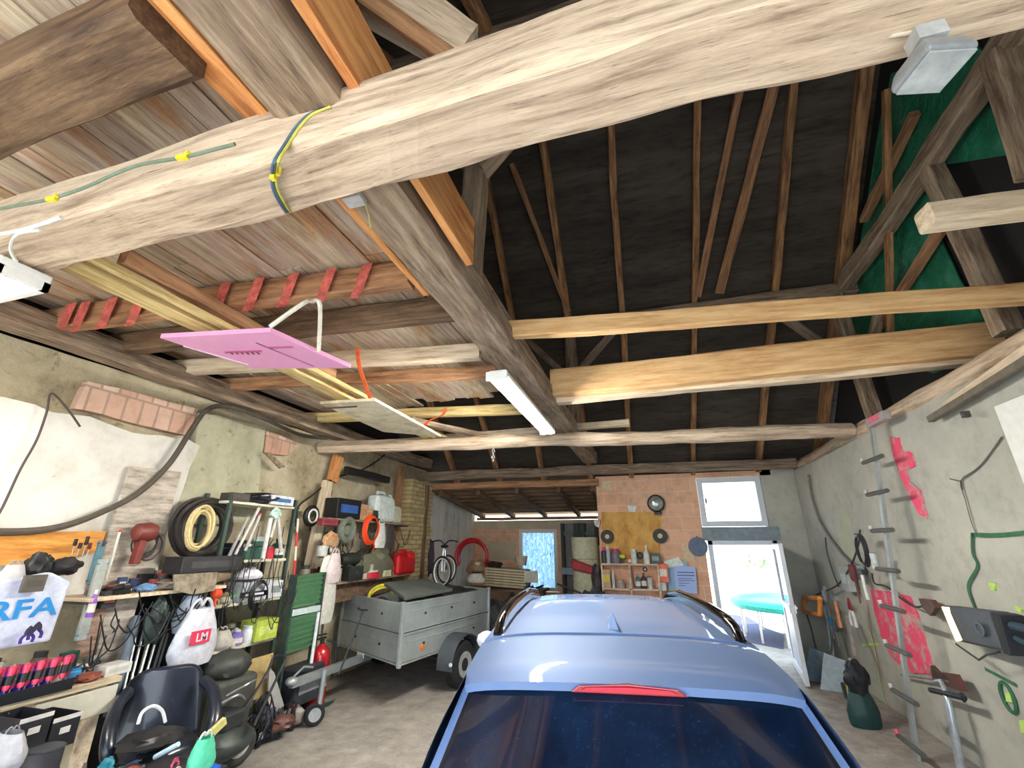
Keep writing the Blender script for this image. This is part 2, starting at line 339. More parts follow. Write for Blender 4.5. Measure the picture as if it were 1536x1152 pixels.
# ---- roof
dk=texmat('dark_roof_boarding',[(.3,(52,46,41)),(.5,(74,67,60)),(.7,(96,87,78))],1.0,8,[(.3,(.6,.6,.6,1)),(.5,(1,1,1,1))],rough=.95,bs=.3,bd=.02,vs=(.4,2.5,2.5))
b=MB()
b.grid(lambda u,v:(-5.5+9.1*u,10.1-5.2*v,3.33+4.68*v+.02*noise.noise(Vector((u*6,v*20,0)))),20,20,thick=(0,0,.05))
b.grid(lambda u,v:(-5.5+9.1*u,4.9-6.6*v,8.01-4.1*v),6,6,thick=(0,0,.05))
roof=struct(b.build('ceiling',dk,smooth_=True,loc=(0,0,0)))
def rz(y): return RZ+RS*(RY-y) if y>=4.9 else 8.01-.621*(4.9-y)
for i,(xt,xb,w,z0) in enumerate([(-4.3,-4.25,.1,.12),(-3.2,-3.2,.1,.12),(-1.98,-2.15,.1,.12),(-.97,-1.1,.11,.14),(.04,-.24,.1,.12),(1.22,.98,.09,.12),(2.42,2.2,.1,.13),(3.25,3.22,.16,.15)]):
    beam('rafter',(xt,4.9,rz(4.9)-.16),(xb,9.85,rz(9.85)-.2),w,z0,W_RAF(),side=(1,0,0),parent=roof,jit=.008)
    beam('rafter',(xt,4.85,rz(4.85)-.16),(xt,-1.3,rz(-1.3)-.16),w,z0,W_RAF(),side=(1,0,0),parent=roof,jit=.008)
bz=lambda p,q,w,h,mat,off=.27:beam('wind_brace',aroof(*p,off),aroof(*q,off),w,h,mat,side=(1,0,0),parent=roof)
bz((1112,120),(1046,445),.10,.05,W_RED()); bz((1166,100),(1080,440),.14,.05,W_RED()); bz((768,245),(853,468),.08,.05,W_RED()); bz((640,255),(660,330),.08,.05,W_RED())
# ---- planked loft floor over the left half (seen from below)
m,nt,bs=newmat('loft_boards'); v=vecmap(nt,'Object',(13,1.1,13)); at=N(nt,'ShaderNodeAttribute',attribute_name='tint'); ad=N(nt,'ShaderNodeVectorMath',operation='ADD'); L(nt,v,ad.inputs[0]); 
sc=N(nt,'ShaderNodeVectorMath',operation='SCALE'); sc.inputs['Scale'].default_value=23; L(nt,at.outputs['Vector'],sc.inputs[0]); L(nt,sc.outputs[0],ad.inputs[1])
g=noi(nt,ad.outputs[0],2,9,.72); st=noi(nt,vecmap(nt,'Object',(3,.8,3)),1.6,5,.6)
cA=ramp(nt,g,[(.28,(124,106,90)),(.46,(180,164,146)),(.6,(204,190,172)),(.75,(230,220,206))]); cB=ramp(nt,g,[(.3,(122,90,62)),(.5,(172,134,98)),(.7,(204,168,128))])
c=mix(nt,ramp(nt,st,[(.5,(0,0,0,1)),(.64,(1,1,1,1))]),cA,cB); c=mix(nt,.85,c,at.outputs['Color'],'MULTIPLY')
sp=noi(nt,vecmap(nt,'Object',(9,5,9)),6,6,.8); c=mix(nt,1.,c,ramp(nt,sp,[(.31,(.35,.27,.2,1)),(.38,(1,1,1,1))]),'MULTIPLY')
L(nt,c,bs.inputs['Base Color']); bs.inputs['Roughness'].default_value=.85; bump(nt,bs,g,.4,.005)
vs=[];fs=[];tints=[]
x=-4.99
random.seed(11)
while x<-1.25:
    w=R(.15,.24); y=-1.3; e=5.62+R(-.12,.14)+(.3 if x<-3.3 else 0); first=True
    while y<e:
        y2=min(e,y+R(2.6,4.2)); y2=e if e-y2<.7 else y2; z=3.985+R(0,.012); tl=R(-.006,.006); t=R(.72,1.); tt=(t,t*R(.92,1.0),t*R(.84,1.0),1); o=len(vs)
        for (xx,dz) in ((x+.003,tl),(x+w-.003,-tl)):
            for yy in (y+.003,y2-.003):
                for zz in (0,.028): vs.append((xx,yy,z+dz+zz))
        q=[(0,1,3,2),(4,6,7,5),(0,4,5,1),(2,3,7,6),(0,2,6,4),(1,5,7,3)]; fs+=[tuple(i+o for i in f) for f in q]; tints+=[tt]*24; y=y2
    x+=w
me=bpy.data.meshes.new('ceiling'); me.from_pydata(vs,[],fs); me.materials.append(m)
ca=me.color_attributes.new('tint','FLOAT_COLOR','CORNER'); ca.data.foreach_set('color',[k for t in tints for k in t])
bm=bmesh.new(); bm.from_mesh(me); bmesh.ops.recalc_face_normals(bm,faces=bm.faces); bm.to_mesh(me); bm.free()
o=bpy.data.objects.new('ceiling',me); COL.objects.link(o); struct(o)
# ---- annexe lean-to ceiling
b=MB(); b.prism([(-5.2,9.9,3.2),(-.9,9.9,3.2),(-.9,13.3,2.8),(-5.2,13.3,2.8)],(0,0,.04))
bm_=wood('lean_to_boards',(176,138,96),(136,102,68),(86,62,42),(1,5,7),cracks=.6)
ann=struct(b.build('ceiling',bm_,loc=(0,0,0)))
for xx in (-4.7,-3.75,-2.8,-1.85,-1.1): beam('rafter',(xx,9.9,3.13),(xx,13.0,2.74),.09,.12,W_DARK(),side=(1,0,0),parent=ann)
for k in range(7): beam('board_edge',(-5,10.2+k*.42,3.15-.05*k),(-.95,10.2+k*.42,3.15-.05*k),.03,.03,W_DARK(),side=(0,1,0),parent=ann,jit=.003)
# ---------------------------------------------------------------- timbers
def jz(pA,pB,z,w,h,mat,label,side=(0,-1,0),name='ceiling_joist',cat='joist',**k):
    return beam(name,az(*pA,z),az(*pB,z),w,h,mat,label,cat,side=side,edge=True,**k)
W2=lambda *a,**k:None
# massive near tie beam
beam('tie_beam',(-3.35,1.17,3.58),(4.0,1.06,3.54),.30,.27,W_OLD(),'massive whitewashed old tie beam crossing the whole top of the view','beam',side=(0,-1,0),jit=.014,seg=60)
# centre beam along the building
beam('centre_beam',(-1.17,-1.25,3.72),(-1.06,9.5,3.7),.30,.24,W_GREY(),'long weathered grey beam running to the back with the lit tube light under it','beam',side=(1,0,0),jit=.012,seg=60)
beam('side_board',(-.93,-1.2,3.83),(-.93,2.2,3.83),.05,.34,W_ORG(),'broad orange plank fixed to the right flank of the long centre beam','plank',side=(1,0,0),jit=.003)
beam('side_batten',(-1.36,-1.2,3.73),(-1.36,2.45,3.73),.05,.14,W_ORG(),'narrow orange batten fixed to the left flank of the long centre beam','batten',side=(1,0,0),jit=.003)
beam('side_batten',(-1.66,-1.2,3.88),(-1.52,1.3,3.88),.10,.14,W_ORG(),'orange batten against the loft boards, above left end of the massive tie beam','batten',side=(1,0,0),jit=.003)
beam('round_tie_log',(-4.98,5.9,3.45),(2.78,6.9,3.45),.2,.2,W_OLD(),'round pale log spanning wall to wall behind the tube light','beam',side=(0,-1,0),jit=.012,rnd=True,seg=50)
beam('wall_plate_left',(-4.86,-1.2,3.74),(-4.86,9.4,3.74),.24,.2,W_GREY(),'grey wall plate lying along the top of the left wall','beam',side=(1,0,0),jit=.012,seg=50)
beam('wall_plate_right',(2.93,-1.2,3.44),(2.93,9.8,3.4),.26,.24,W_OLD(),'round log wall plate along the top of the right wall','beam',side=(1,0,0),jit=.014,rnd=True,seg=50)
beam('back_beam',(-5.1,9.55,3.5),(2.8,9.55,3.42),.2,.18,W_GREY(),'old grey beam over the back wall, its top edge under the dark rafters','beam',jit=.01,seg=40)
beam('back_header',(-5.0,9.62,3.26),(-.93,9.62,3.22),.12,.14,W_RED(),'orange brown header timber over the opening to the lean-to','beam',jit=.004)
beam('annexe_plate',(-4.9,12.93,2.68),(-1.0,12.93,2.68),.1,.08,W_RED(),'orange timber plate above the lean-to back window','beam',jit=.004)
beam('dark_cross_beam',az(-60,190,3.82),az(262,40,3.82),.26,.24,W_DARK(),'dark brown beam under the boards in the upper left corner','beam',jit=.01)
# joists under the loft boards (far edge pixel line, height of underside)
jz((60,505),(622,437),3.76,.12,.2,W_RED(),'reddish joist with pink spray stripes under the loft boards')
jz((150,540),(745,478),3.76,.14,.2,W_DARK(),'brown rough joist between the pink striped joist and the pale one')
jz((225,568),(722,541),3.77,.12,.16,W_PALE(),'pale joist under the loft boards hung with the long orange strap')
jz((300,590),(745,568),3.77,.1,.14,W_RED(),'thin reddish joist between the pale joist and the yellow one')
jz((440,636),(790,622),3.77,.12,.14,W_YEL(),'yellow stained joist next to the back edge of the loft boards')
jz((755,512),(1545,459),3.74,.1,.16,W_NEW(),'new orange pine joist nearest of the three reaching the right wall',side=(0,-1,0))
jz((830,599),(1570,531),3.70,.16,.34,W_NEW(),'thick new pine joist in the middle of the right half')
jz((838,608),(1470,550),3.66,.14,.06,W_PALE(),'whitish board lying right under the thick new pine joist')
jz((1381,354),(1560,334),3.75,.14,.14,W_PALE(),'short pale timber with a slanted tip at the right edge of the view')
jz((600,668),(945,640),3.72,.12,.1,W_PALE(),'grey lath lying above the round log, its tip right of the tube light',name='grey_lath',cat='lath')
# yellow pair hung under the joists
beam('hung_rail',(-3.2,1.3,3.6),(-3.22,6.4,3.6),.17,.07,W_YEL(),'wide yellow stained rail hung lengthwise under the joists','rail',side=(1,0,0),jit=.006)
beam("hung_rail",az(185,384,3.7),az(500,562,3.7),.07,.1,W_RED(),'thin dark red rail hung lengthwise beside the wide yellow one','rail',side=(1,0,0),jit=.006)
beam('hung_rail',(-3.02,1.3,3.6),(-3.0,6.5,3.6),.05,.05,W_YEL(),'narrow yellow rail touching the wide yellow one','rail',side=(1,0,0),jit=.006)
beam('hung_rail',(-2.0,7.2,3.62),(-3.05,5.3,3.62),.1,.08,W_GREY(),'grey plank end sticking out under the round log towards the back','rail',side=(1,0,0),jit=.006)
# purlins + queen posts
PB=lambda p,q,w,h,mat,lab,cat='brace',name='brace',side=(0,-1,0),**k:beam(name,p,q,w,h,mat,lab,cat,side=side,**k)
beam('purlin',(-5.3,7.1,5.66),(3.4,7.1,5.7),.16,.18,W_GREY(),'grey purlin high under the rear rafters','beam',jit=.01,seg=40)
beam('purlin',(-5.3,2.5,6.2),(3.4,2.5,6.2),.16,.18,W_GREY(),'grey purlin high above the massive tie beam','beam',jit=.01,seg=40)
PB((-1.1,2.56,3.83),(-1.02,2.56,6.1),.17,.17,W_GREY(),'cracked grey post standing on the centre beam behind the massive tie beam','post','queen_post')
PB((-.98,2.52,4.75),(-.25,2.52,5.6),.13,.05,W_GREY(),'brace rising right from the cracked grey post')
PB((-1.12,2.52,4.85),(-1.9,2.52,5.6),.13,.05,W_GREY(),'brace rising left from the cracked grey post')
PB((-1.0,7.1,3.8),(-1.0,7.1,5.58),.18,.18,W_GREY(),'grey post under the rear purlin, above the tube light','post','queen_post')
PB((-.92,7.05,4.7),(-.15,7.05,5.55),.12,.1,W_GREY(),'brace rising right from the post above the tube light')
PB((-1.08,7.05,4.7),(-1.85,7.05,5.55),.12,.1,W_GREY(),'brace rising left from the post above the tube light')
PB((3.2,7.15,3.6),(3.12,7.1,5.6),.17,.17,W_GREY(),'grey post at the right end of the rear purlin','post','queen_post')
PB((3.0,7.05,4.5),(2.2,7.05,5.5),.12,.1,W_GREY(),'brace leaning left from the post at the right end of the rear purlin')
PB((3.2,7.0,4.4),(3.25,6.2,5.1),.12,.1,W_GREY(),'short stub brace right beside the rightmost rear post')
PB(ax(1268,425,3.2),ax(1560,0,3.2),.18,.2,W_GREY(),'long weathered beam climbing the right gable towards the upper right corner','beam','gable_beam',side=(1,0,0),jit=.012)
PB(ax(1388,240,3.2),ax(1516,500,3.2),.17,.16,W_GREY(),'thick weathered stud in front of the green tarpaulin','post','gable_stud',side=(1,0,0))
PB(ax(1329,135,3.2),ax(1336,520,3.25),.07,.07,W_RAF(),'slender upright batten in front of the green tarpaulin','batten','gable_batten',side=(1,0,0))
PB(ax(1305,510,3.3),ax(1440,300,3.3),.1,.08,W_RED(),'reddish diagonal brace on the green tarpaulin','brace','brace',side=(1,0,0))
PB(ax(1500,80,3.15),ax(1560,260,3.15),.2,.18,W_GREY(),'stout grey stud cropped by the upper right edge','post','gable_stud',side=(1,0,0))
PB(ax(1296,330,3.28),ax(1372,170,3.28),.1,.08,W_RED(),'thin brown brace behind the floodlight','brace','brace',side=(1,0,0))
PB(az(555,-10,4.4),az(700,84,4.15),.13,.2,W_OLD(),'split bark edged log above the massive tie beam','log','split_log',jit=.02)
PB(az(545,-5,4.3),az(680,92,4.05),.05,.08,W_RED(),'thin red batten under the split log','batten','thin_batten')
PB(az(500,-10,4.2),az(535,160,3.95),.1,.06,W_YEL(),'pale yellow upright board beside the broad orange plank','board','upright_board')
PB(az(528,112,4.1),az(575,150,4.0),.05,.05,W_RED(),'small red timber end behind the massive tie beam','batten','thin_batten')
# pink spray stripes on the first joist: own paint patches as parts
jo=bpy.data.objects['ceiling_joist']
b=MB()
def pl0(px,Y,Zz):
    lo,hi=-9.,9.
    for _ in range(50):
        m_=(lo+hi)/2
        if proj(m_,Y,Zz)[0]<px: lo=m_
        else: hi=m_
    return Vector((lo,Y,Zz))
for pxl in (322,372,424,480,534,112,152,196,90):
    t=(pxl-60)/562; y=505-68*t; z=3.752; p0=az(pxl-10,y+1,z); w_=15
    q0=pl0(pxl-2,p0.y-.125,z); q1=pl0(pxl-2+w_,p0.y-.125,z); p1=pl0(pxl-10+w_,p0.y,z); r0=pl0(pxl+10,p0.y-.13,z+.19); r1=pl0(pxl+10+w_,p0.y-.13,z+.19)
    b.prism([p0,p1,q1,q0],(0,0,.004)); b.prism([q0+Vector((0,-.005,0)),q1+Vector((0,-.005,0)),r1,r0],(0,.004,0))
o=b.build('spray_stripe',C(216,108,98,rough=.8,var=.25),loc=(0,0,0)); 
o.parent=jo; o.matrix_parent_inverse=jo.matrix_world.inverted(); o['kind']='stuff'
# ---- tarpaulin on the gable
m,nt,bs=newmat('green_tarpaulin'); n=noi(nt,vecmap(nt,'Object',(1,1,1)),2.2,6,.65); L(nt,ramp(nt,n,[(.3,(16,82,62)),(.5,(30,122,92)),(.7,(84,158,136))]),bs.inputs['Base Color']); bs.inputs['Roughness'].default_value=.5; bump(nt,bs,noi(nt,vecmap(nt,'Object',(1,1,1)),7,5,.6),.8,.05)
b=MB(); b.prism([ax(p[0],p[1],3.40)+Vector((.03*noise.noise(Vector(p+(0,))*.01),0,0)) for p in [(1262,520),(1272,470),(1296,330),(1322,180),(1338,110),(1450,60),(1560,150),(1560,225),(1400,250),(1395,330),(1440,420),(1500,520),(1400,560)]],(.015,0,0))
tag(b.build('tarpaulin',m),'green tarpaulin stretched over the inside of the right gable','tarpaulin')
# ---------------------------------------------------------------- doors, windows
WF=C(214,222,232,rough=.4,var=.03)
gl,nt,bs=newmat('window_glass'); bs.inputs['Base Color'].default_value=(.95,.97,1,1); bs.inputs['Transmission Weight'].default_value=1; bs.inputs['Roughness'].default_value=.02; bs.inputs['IOR'].default_value=1.01
def frame(name,x0,x1,z0,z1,y,w=.07,d=.07):
    b=MB(); b.bx(x0,x0+w,y,y+d,z0,z1); b.bx(x1-w,x1,y,y+d,z0,z1); b.bx(x0+w,x1-w,y,y+d,z1-w,z1); b.bx(x0+w,x1-w,y,y+d,z0,z0+w); return b
b=frame('',1.03,2.2,2.31,3.25,YB+.02,.1); w1=struct(b.build('window_1',WF,bevel=.006,loc=(1.6,YB,2.31)))
b=MB(); b.bx(1.13,2.1,YB+.05,YB+.06,2.41,3.15); b.build('pane',gl,w1,world=True)
b=MB(); b.bx(1.14,1.17,YB-.03,YB+.02,2.75,2.85); b.build('window_handle',C(120,120,120,metal=.5),w1,world=True)
b=frame('',-3.62,-2.5,.76,2.38,YF-.02,.1); w2=struct(b.build('window_2',C(226,226,220,rough=.5,var=.03),bevel=.006,loc=(-3.0,YF,.76)))
m,nt,bs=newmat('frosty_curtain'); v=vecmap(nt,'Object',(9,9,4)); n=noi(nt,v,3,7,.75); L(nt,ramp(nt,n,[(.35,(96,160,226)),(.55,(150,200,246)),(.7,(210,232,250))]),bs.inputs['Base Color']); bs.inputs['Transmission Weight'].default_value=.0; bs.inputs['Roughness'].default_value=.6
tr=N(nt,'ShaderNodeBsdfTranslucent'); L(nt,ramp(nt,n,[(.35,(130,164,196)),(.5,(170,194,212)),(.62,(214,224,230))]),tr.inputs[0]); ms=N(nt,'ShaderNodeMixShader'); ms.inputs[0].default_value=.85; L(nt,bs.outputs[0],ms.inputs[1]); L(nt,tr.outputs[0],ms.inputs[2]); L(nt,ms.outputs[0],nt.nodes['Material Output'].inputs[0])
b=MB(); b.grid(lambda u,v:(-3.53+.94*u,YF+.05+.02*math.sin(u*40),.86+1.42*v),60,2,thick=(0,.004,0)); b.build('window_film',m,w2,world=True,smooth_=True)
# back door: frame, leaf opened inwards
b=MB(); b.bx(1.08,1.16,YB-.02,YB+.1,0,2.05); b.bx(2.2,2.28,YB-.02,YB+.1,0,2.05); b.bx(1.08,2.28,YB-.02,YB+.1,1.97,2.05); d1=struct(b.build('door_1',WF,bevel=.005,loc=(1.68,YB,0)))
hA=Vector((2.2,9.76,0)); hB=Vector((1.99,8.3,0)); hd=(hB-hA); hl=1.12; hd=hd.normalized(); nn=Vector((hd.y,-hd.x,0))
def leafbox(mb,a0,a1,z0,z1,t0,t1):
    p=[hA+hd*a0+nn*t0,hA+hd*a1+nn*t0,hA+hd*a1+nn*t1,hA+hd*a0+nn*t1]; mb.prism([q+Vector((0,0,z0)) for q in p],(0,0,z1-z0))
hl=1.3
b=MB(); 
for a in ((0,.11),(hl-.11,hl)): leafbox(b,a[0],a[1],.03,2.0,-.03,.03)
for z in ((.03,.16),(.95,1.05),(1.9,2.0)): leafbox(b,.11,hl-.11,z[0],z[1],-.03,.03)
lf=b.build('door_leaf',WF,d1,world=True,bevel=.005)
b=MB(); leafbox(b,.1,hl-.1,.15,.96,-.012,.012); b.build('door_panel',C(176,190,214,rough=.35,var=.03),d1,world=True)
b=MB(); leafbox(b,.1,hl-.1,1.04,1.91,-.008,.008); b.build('door_glass',C(150,176,196,rough=.08,var=.02),d1,world=True)
b=MB(); leafbox(b,hl-.08,hl-.04,.98,1.1,-.05,.05); leafbox(b,hl-.2,hl-.04,1.05,1.075,-.07,-.05); b.build('door_handle',C(200,200,205,metal=.8,rough=.3),d1,world=True)
# white post / panel near right and trims on right wall
b=MB(); b.bx(2.66,2.78,3.3,4.2,0,3.0); struct(b.build('trim_1',C(226,228,224,rough=.6,var=.04),bevel=.01))
# ================================================================ CAR
def lerp(a,b,t): return a+(b-a)*t
def interp(tab,v):
    for (a,*x),(b,*y) in zip(tab,tab[1:]):
        if v<=b:
            t=max(0,(v-a)/(b-a)); t=t*t*(3-2*t)*.3+t*.7; return [lerp(p,q,t) for p,q in zip(x,y)]
    return list(tab[-1][1:])
pm,nt,bs=newmat('silver_blue_car_paint'); bs.inputs['Base Color'].default_value=lin((150,172,208)); bs.inputs['Metallic'].default_value=.25; bs.inputs['Roughness'].default_value=.6; bs.inputs['Coat Weight'].default_value=.8; bs.inputs['Coat Roughness'].default_value=.03
n=noi(nt,vecmap(nt,'Object',(1,1,1)),900,1,.5); L(nt,ramp(nt,n,[(.3,(106,134,182)),(.7,(120,148,196))]),bs.inputs['Base Color'])
BLK=C(22,24,28,rough=.45,var=.05); GLO=C(12,13,15,rough=.12,var=0,coat=1)
cg,nt,bs=newmat('dusty_dark_glass'); bs.inputs['Roughness'].default_value=.12; bs.inputs['Coat Weight'].default_value=.8
n=noi(nt,vecmap(nt,'Object',(1,1,1)),60,5,.8); n2=noi(nt,vecmap(nt,'Object',(2,2,2)),2,4,.6)
c=mix(nt,ramp(nt,n2,[(.4,(0,0,0,1)),(.7,(1,1,1,1))]),lin((9,22,42)),lin((18,38,66))); L(nt,mix(nt,ramp(nt,n,[(.55,(0,0,0,1)),(.8,(.3,.3,.3,1))]),c,lin((60,86,124))),bs.inputs['Base Color'])
car=thing('car','silver blue estate car parked in the garage, seen from behind and above','car',(-.10,1.86,0),math.radians(8))
ROOF=[(.33,.715,1.462),(.45,.73,1.497),(.95,.735,1.535),(1.4,.735,1.56),(2.2,.72,1.57),(2.9,.68,1.54),(3.1,.65,1.515)]
BODY=[(0,.74,.60,.36),(.03,.86,.72,.30),(.10,.91,.97,.28),(.6,.94,1.0,.22),(1.5,.95,.99,.2),(2.6,.95,.97,.2),(3.35,.93,.95,.2),(4.1,.86,.80,.22),(4.4,.73,.62,.25),(4.48,.47,.5,.3)]
def roofp(s,v):  # s -1..1
    hw,zc=interp(ROOF,v); a=abs(s); return (s*hw,v,zc-.02*a*a-.035*a**6)
b=MB(); b.grid(lambda u,w:roofp(2*u-1,.95+2.15*w),24,30,thick=(0,0,-.03)); b.build('roof',pm,car,smooth_=True,angle=60)
# tailgate spoiler
def spo(u,w):
    s=2*u-1; v=.33+.612*w; x,vv,z=roofp(s,v); lip=(1-w)**3; v=v+.10*abs(s)**4*(1-w); return (x,v,z-.012*lip-(.012 if w>.97 else 0))
b=MB(); b.grid(spo,28,12,thick=(0,.015,-.035)); b.build('spoiler',pm,car,smooth_=True,angle=50)
b=MB(); b.prism([(-.235,.322,1.415),(-.2,.318,1.441),(0,.316,1.453),(.2,.318,1.441),(.235,.322,1.415)],(0,.06,0)); b.build('brake_light',C(160,10,28,rough=.15,var=0,coat=1),car,bevel=.004)
b=MB(); b.prism([(-.19,.314,1.425),(-.17,.312,1.437),(0,.311,1.443),(.17,.312,1.437),(.19,.314,1.425)],(0,.01,0)); b.build('brake_light_reflector',C(206,44,70,rough=.2,var=0),car)
# body
b=MB()
def body(u,w):
    v=4.48*w; hw,zt,zb=interp(BODY,v); pr=[(0,zb),(.55,zb),(.93,zb),(.985,zb+.12),(1.0,zb+.3*(zt-zb)+.05),(1.0,zb+.65*(zt-zb)),(.985,zt-.06),(.955,zt),(.8,zt+.015),(.4,zt+.03),(0,zt+.035)]
    t=u*2; m=t if t<=1 else 2-t; k=m*(len(pr)-1); i=min(int(k),len(pr)-2); f=k-i
    x=lerp(pr[i][0],pr[i+1][0],f)*hw; z=lerp(pr[i][1],pr[i+1][1],f); return (x if t<=1 else -x,v,z)
b.grid(body,40,60)
b.build('body',pm,car,smooth_=True,angle=35)
# cabin shell
def side(sg,off=0):
    def f(u,w):
        v=.42+2.68*u; hw,zc=interp(ROOF,v); vb=.13+ (3.5-.13)*u; bw,zt,_=interp(BODY,vb)
        a=Vector((hw-.005,v,zc-.075)); c=Vector((bw*.955,vb,zt)); p=a.lerp(c,w); p.x+=.03*math.sin(math.pi*w)+off; p.x*=sg; return p
    return f
b=MB()
for sg in (1,-1): b.grid(side(sg),30,8)
rear=lambda off,sx_:(lambda u,w:((2*u-1)*lerp(.71,.87,w)*sx_,lerp(.40,.10,w)+.10*(abs(2*u-1)**3)*(1-.6*w)-off,lerp(1.425,.985,w)))
b.grid(rear(0,1),20,8); b.grid(lambda u,w:((2*u-1)*lerp(.62,.78,w),lerp(3.1,3.6,w),lerp(1.48,.98,w)-.02*abs(2*u-1)**2),12,6)
b.build('cabin',pm,car,smooth_=True,angle=60)
b=MB(); b.grid(lambda u,w:rear(.008,.955)(u,.03+.95*w),20,8,thick=(0,-.004,0)); b.build('rear_window_frame',C(16,20,28,rough=.3,var=0),car,smooth_=True)
b=MB(); b.grid(lambda u,w:rear(.016,.93)(u,.05+.93*w),20,8,thick=(0,-.004,0)); b.build('rear_window',cg,car,smooth_=True)
b=MB(); b.grid(lambda u,w:((2*u-1)*lerp(.58,.74,w),lerp(3.12,3.62,w),lerp(1.47,.99,w)+.01),12,6,thick=(0,.004,.004)); b.build('windscreen',cg,car,smooth_=True)
for sg in (1,-1):
    for (u0,u1) in ((.2,.34),(.36,.62),(.64,.9)):
        b=MB(); b.grid(lambda u,w:side(sg,.008)(u0+(u1-u0)*u,.1+.82*w),8,5,thick=(sg*.003,0,0)); b.build('side_window',cg,car,smooth_=True)
    b=MB(); pts=[]; 
    pts=[roofp(sg*.90,v) for v in (.98,1.05,1.2,1.6,2.0,2.4,2.8,2.95)]; hh=[.0,.045,.065,.07,.07,.07,.05,.0]
    b.ring([(p[0],p[1],p[2]+h) for p,h in zip(pts,hh)],[.018,.03,.034,.034,.034,.034,.03,.018],8); b.grid(lambda u,w:(lambda p:(p[0]+sg*.028*(2*w-1),p[1],p[2]+.002+[.0,.045,.065,.07,.07,.07,.05,.0][int(u*7)]))(roofp(sg*.90,[.98,1.05,1.2,1.6,2.0,2.4,2.8,2.95][int(u*7)])),7,1,thick=(0,0,-.05))
    b.build('roof_rail',GLO,car,smooth_=True,angle=50)
    b=MB(); b.blob((sg*1.10,2.85,1.13),(.10,.08,.08),seed=3,amp=.03,n=2); b.bx(sg*.9,sg*1.05,2.83,2.88,1.03,1.07); b.build('wing_mirror',C(226,232,240,rough=.3,var=0),car,smooth_=True)
    for vv in (1.05,2.05):
        b=MB(); b.ring([(sg*.955,vv-.1,.90),(sg*.99,vv-.07,.91),(sg*.99,vv+.07,.91),(sg*.955,vv+.1,.90)],.026,8); b.build('door_handle',C(224,232,244,rough=.25,var=0),car,smooth_=True)
    for vv in (.85,3.6):
        b=MB(); M=RYm(90); b.lathe([(.1,-.1),(.29,-.1),(.32,-.07),(.32,.07),(.29,.1),(.2,.1),(.1,.06)],(sg*.86,vv,.32),28,M); w_=b.build('wheel',C(24,24,26,rough=.8),car,smooth_=True,angle=30)
        b=MB(); b.lathe([(.02,-.02),(.2,-.01),(.2,.01),(.03,.03)],(sg*.96,vv,.32),20,M); b.build('hubcap',C(180,184,190,metal=.7,rough=.3),w_)
    b=MB(); b.blob((sg*.83,.06,.86),(.09,.07,.17),seed=1,amp=.02,n=2); b.build('tail_light',C(170,16,26,rough=.15,coat=1,var=0),car,smooth_=True)
b=MB(); b.prism([(-.012,1.02,1.505),(.012,1.02,1.505),(.028,.86,1.50),(-.028,.86,1.50)],(0,0,.0)) if 0 else None
b=MB(); b.add([(-.032,1.24,1.54),(.032,1.24,1.54),(.03,1.02,1.53),(-.03,1.02,1.53),(0,1.025,1.63),(0,1.05,1.635),(0,1.27,1.55)],[(0,1,2,3),(2,4,3),(1,5,4,2),(0,3,4,5),(0,5,6),(1,6,5),(0,6,1)]); b.build('shark_fin_antenna',pm,car,bevel=.004,smooth_=True,angle=60)
b=MB(); b.bx(-.26,.26,-.012,.01,.5,.61); b.build('number_plate',C(236,236,230,rough=.4),car)
b=MB(); b.grid(lambda u,w:((2*u-1)*.88,-.06+.16*abs(2*u-1)**3+.0*w,.3+.3*w),16,4,thick=(0,.12,0)); b.build('bumper',pm,car,smooth_=True)
# ================================================================ TRAILER
GAL=texmat('galvanised_steel',[(.3,(138,146,148)),(.5,(166,174,174)),(.7,(188,196,194))],1.2,14,[(.3,(.86,.86,.86,1)),(.5,(1,1,1,1))],rough=.42,bs=.08,bd=.01); GAL.node_tree.nodes['Principled BSDF'].inputs['Metallic'].default_value=.45
c0=az(598,1000,.5); cl=az(508,968,.5); sv=Vector((.42,2.28,0)); fv=cl-c0; ztr=1.24
tr=thing('box_trailer','grey galvanised box trailer with a black mudguard, standing left of the car','trailer',(c0+fv/2+sv/2)*1.0-Vector((0,0,.5)))
fn=Vector((fv.y,-fv.x,0)).normalized(); fn=fn if fn.y<0 else -fn; sn=Vector((sv.y,-sv.x,0)).normalized(); sn=sn if sn.x>0 else -sn
Z=lambda h:Vector((0,0,h))
def panel(mb,a,d,n,z0,z1,t=.02,off=0): mb.prism([a+Z(z0-a.z)+n*off,a+d+Z(z0-a.z)+n*off,a+d+Z(z1-a.z)+n*off,a+Z(z1-a.z)+n*off],-n*t)
zm=(.5+ztr)/2
for nm,a,d,n in (('front_board',c0,fv,fn),('side_board',c0,sv,sn),('side_board',cl,sv,-sn),('rear_board',c0+sv,fv,-fn)):
    for z0,z1 in ((.5,zm-.006),(zm+.006,ztr)):
        b=MB(); panel(b,a,d,n,z0,z1); 
        panel(b,a,d,n,z1-.025,z1,.02,.014); panel(b,a,d,n,z0,z0+.02,.02,.01)
        hh=(z0+z1)/2
        for q in ((.30,.34),(.62,.66)) if nm!='x' else ():
            pass
        panel(b,a+d*.06,d*.88,n,z0+.24*(z1-z0)/1 if 0 else z0+.66*(z1-z0),z0+.69*(z1-z0),.012,.008)
        ob=b.build(nm,GAL,tr,world=True,bevel=.003)
        k=2 if nm in('front_board','rear_board') else 3
        for i in range(k):
            p=a+d*((i+.75)/(k+.5)); p=Vector((p.x,p.y,z0+.52*(z1-z0)))+n*.008
            bb=MB(); bb.cyl(p-n*.01,p+n*.006,.017,n=10); bb.build('bolt',C(24,28,32),ob,world=True)
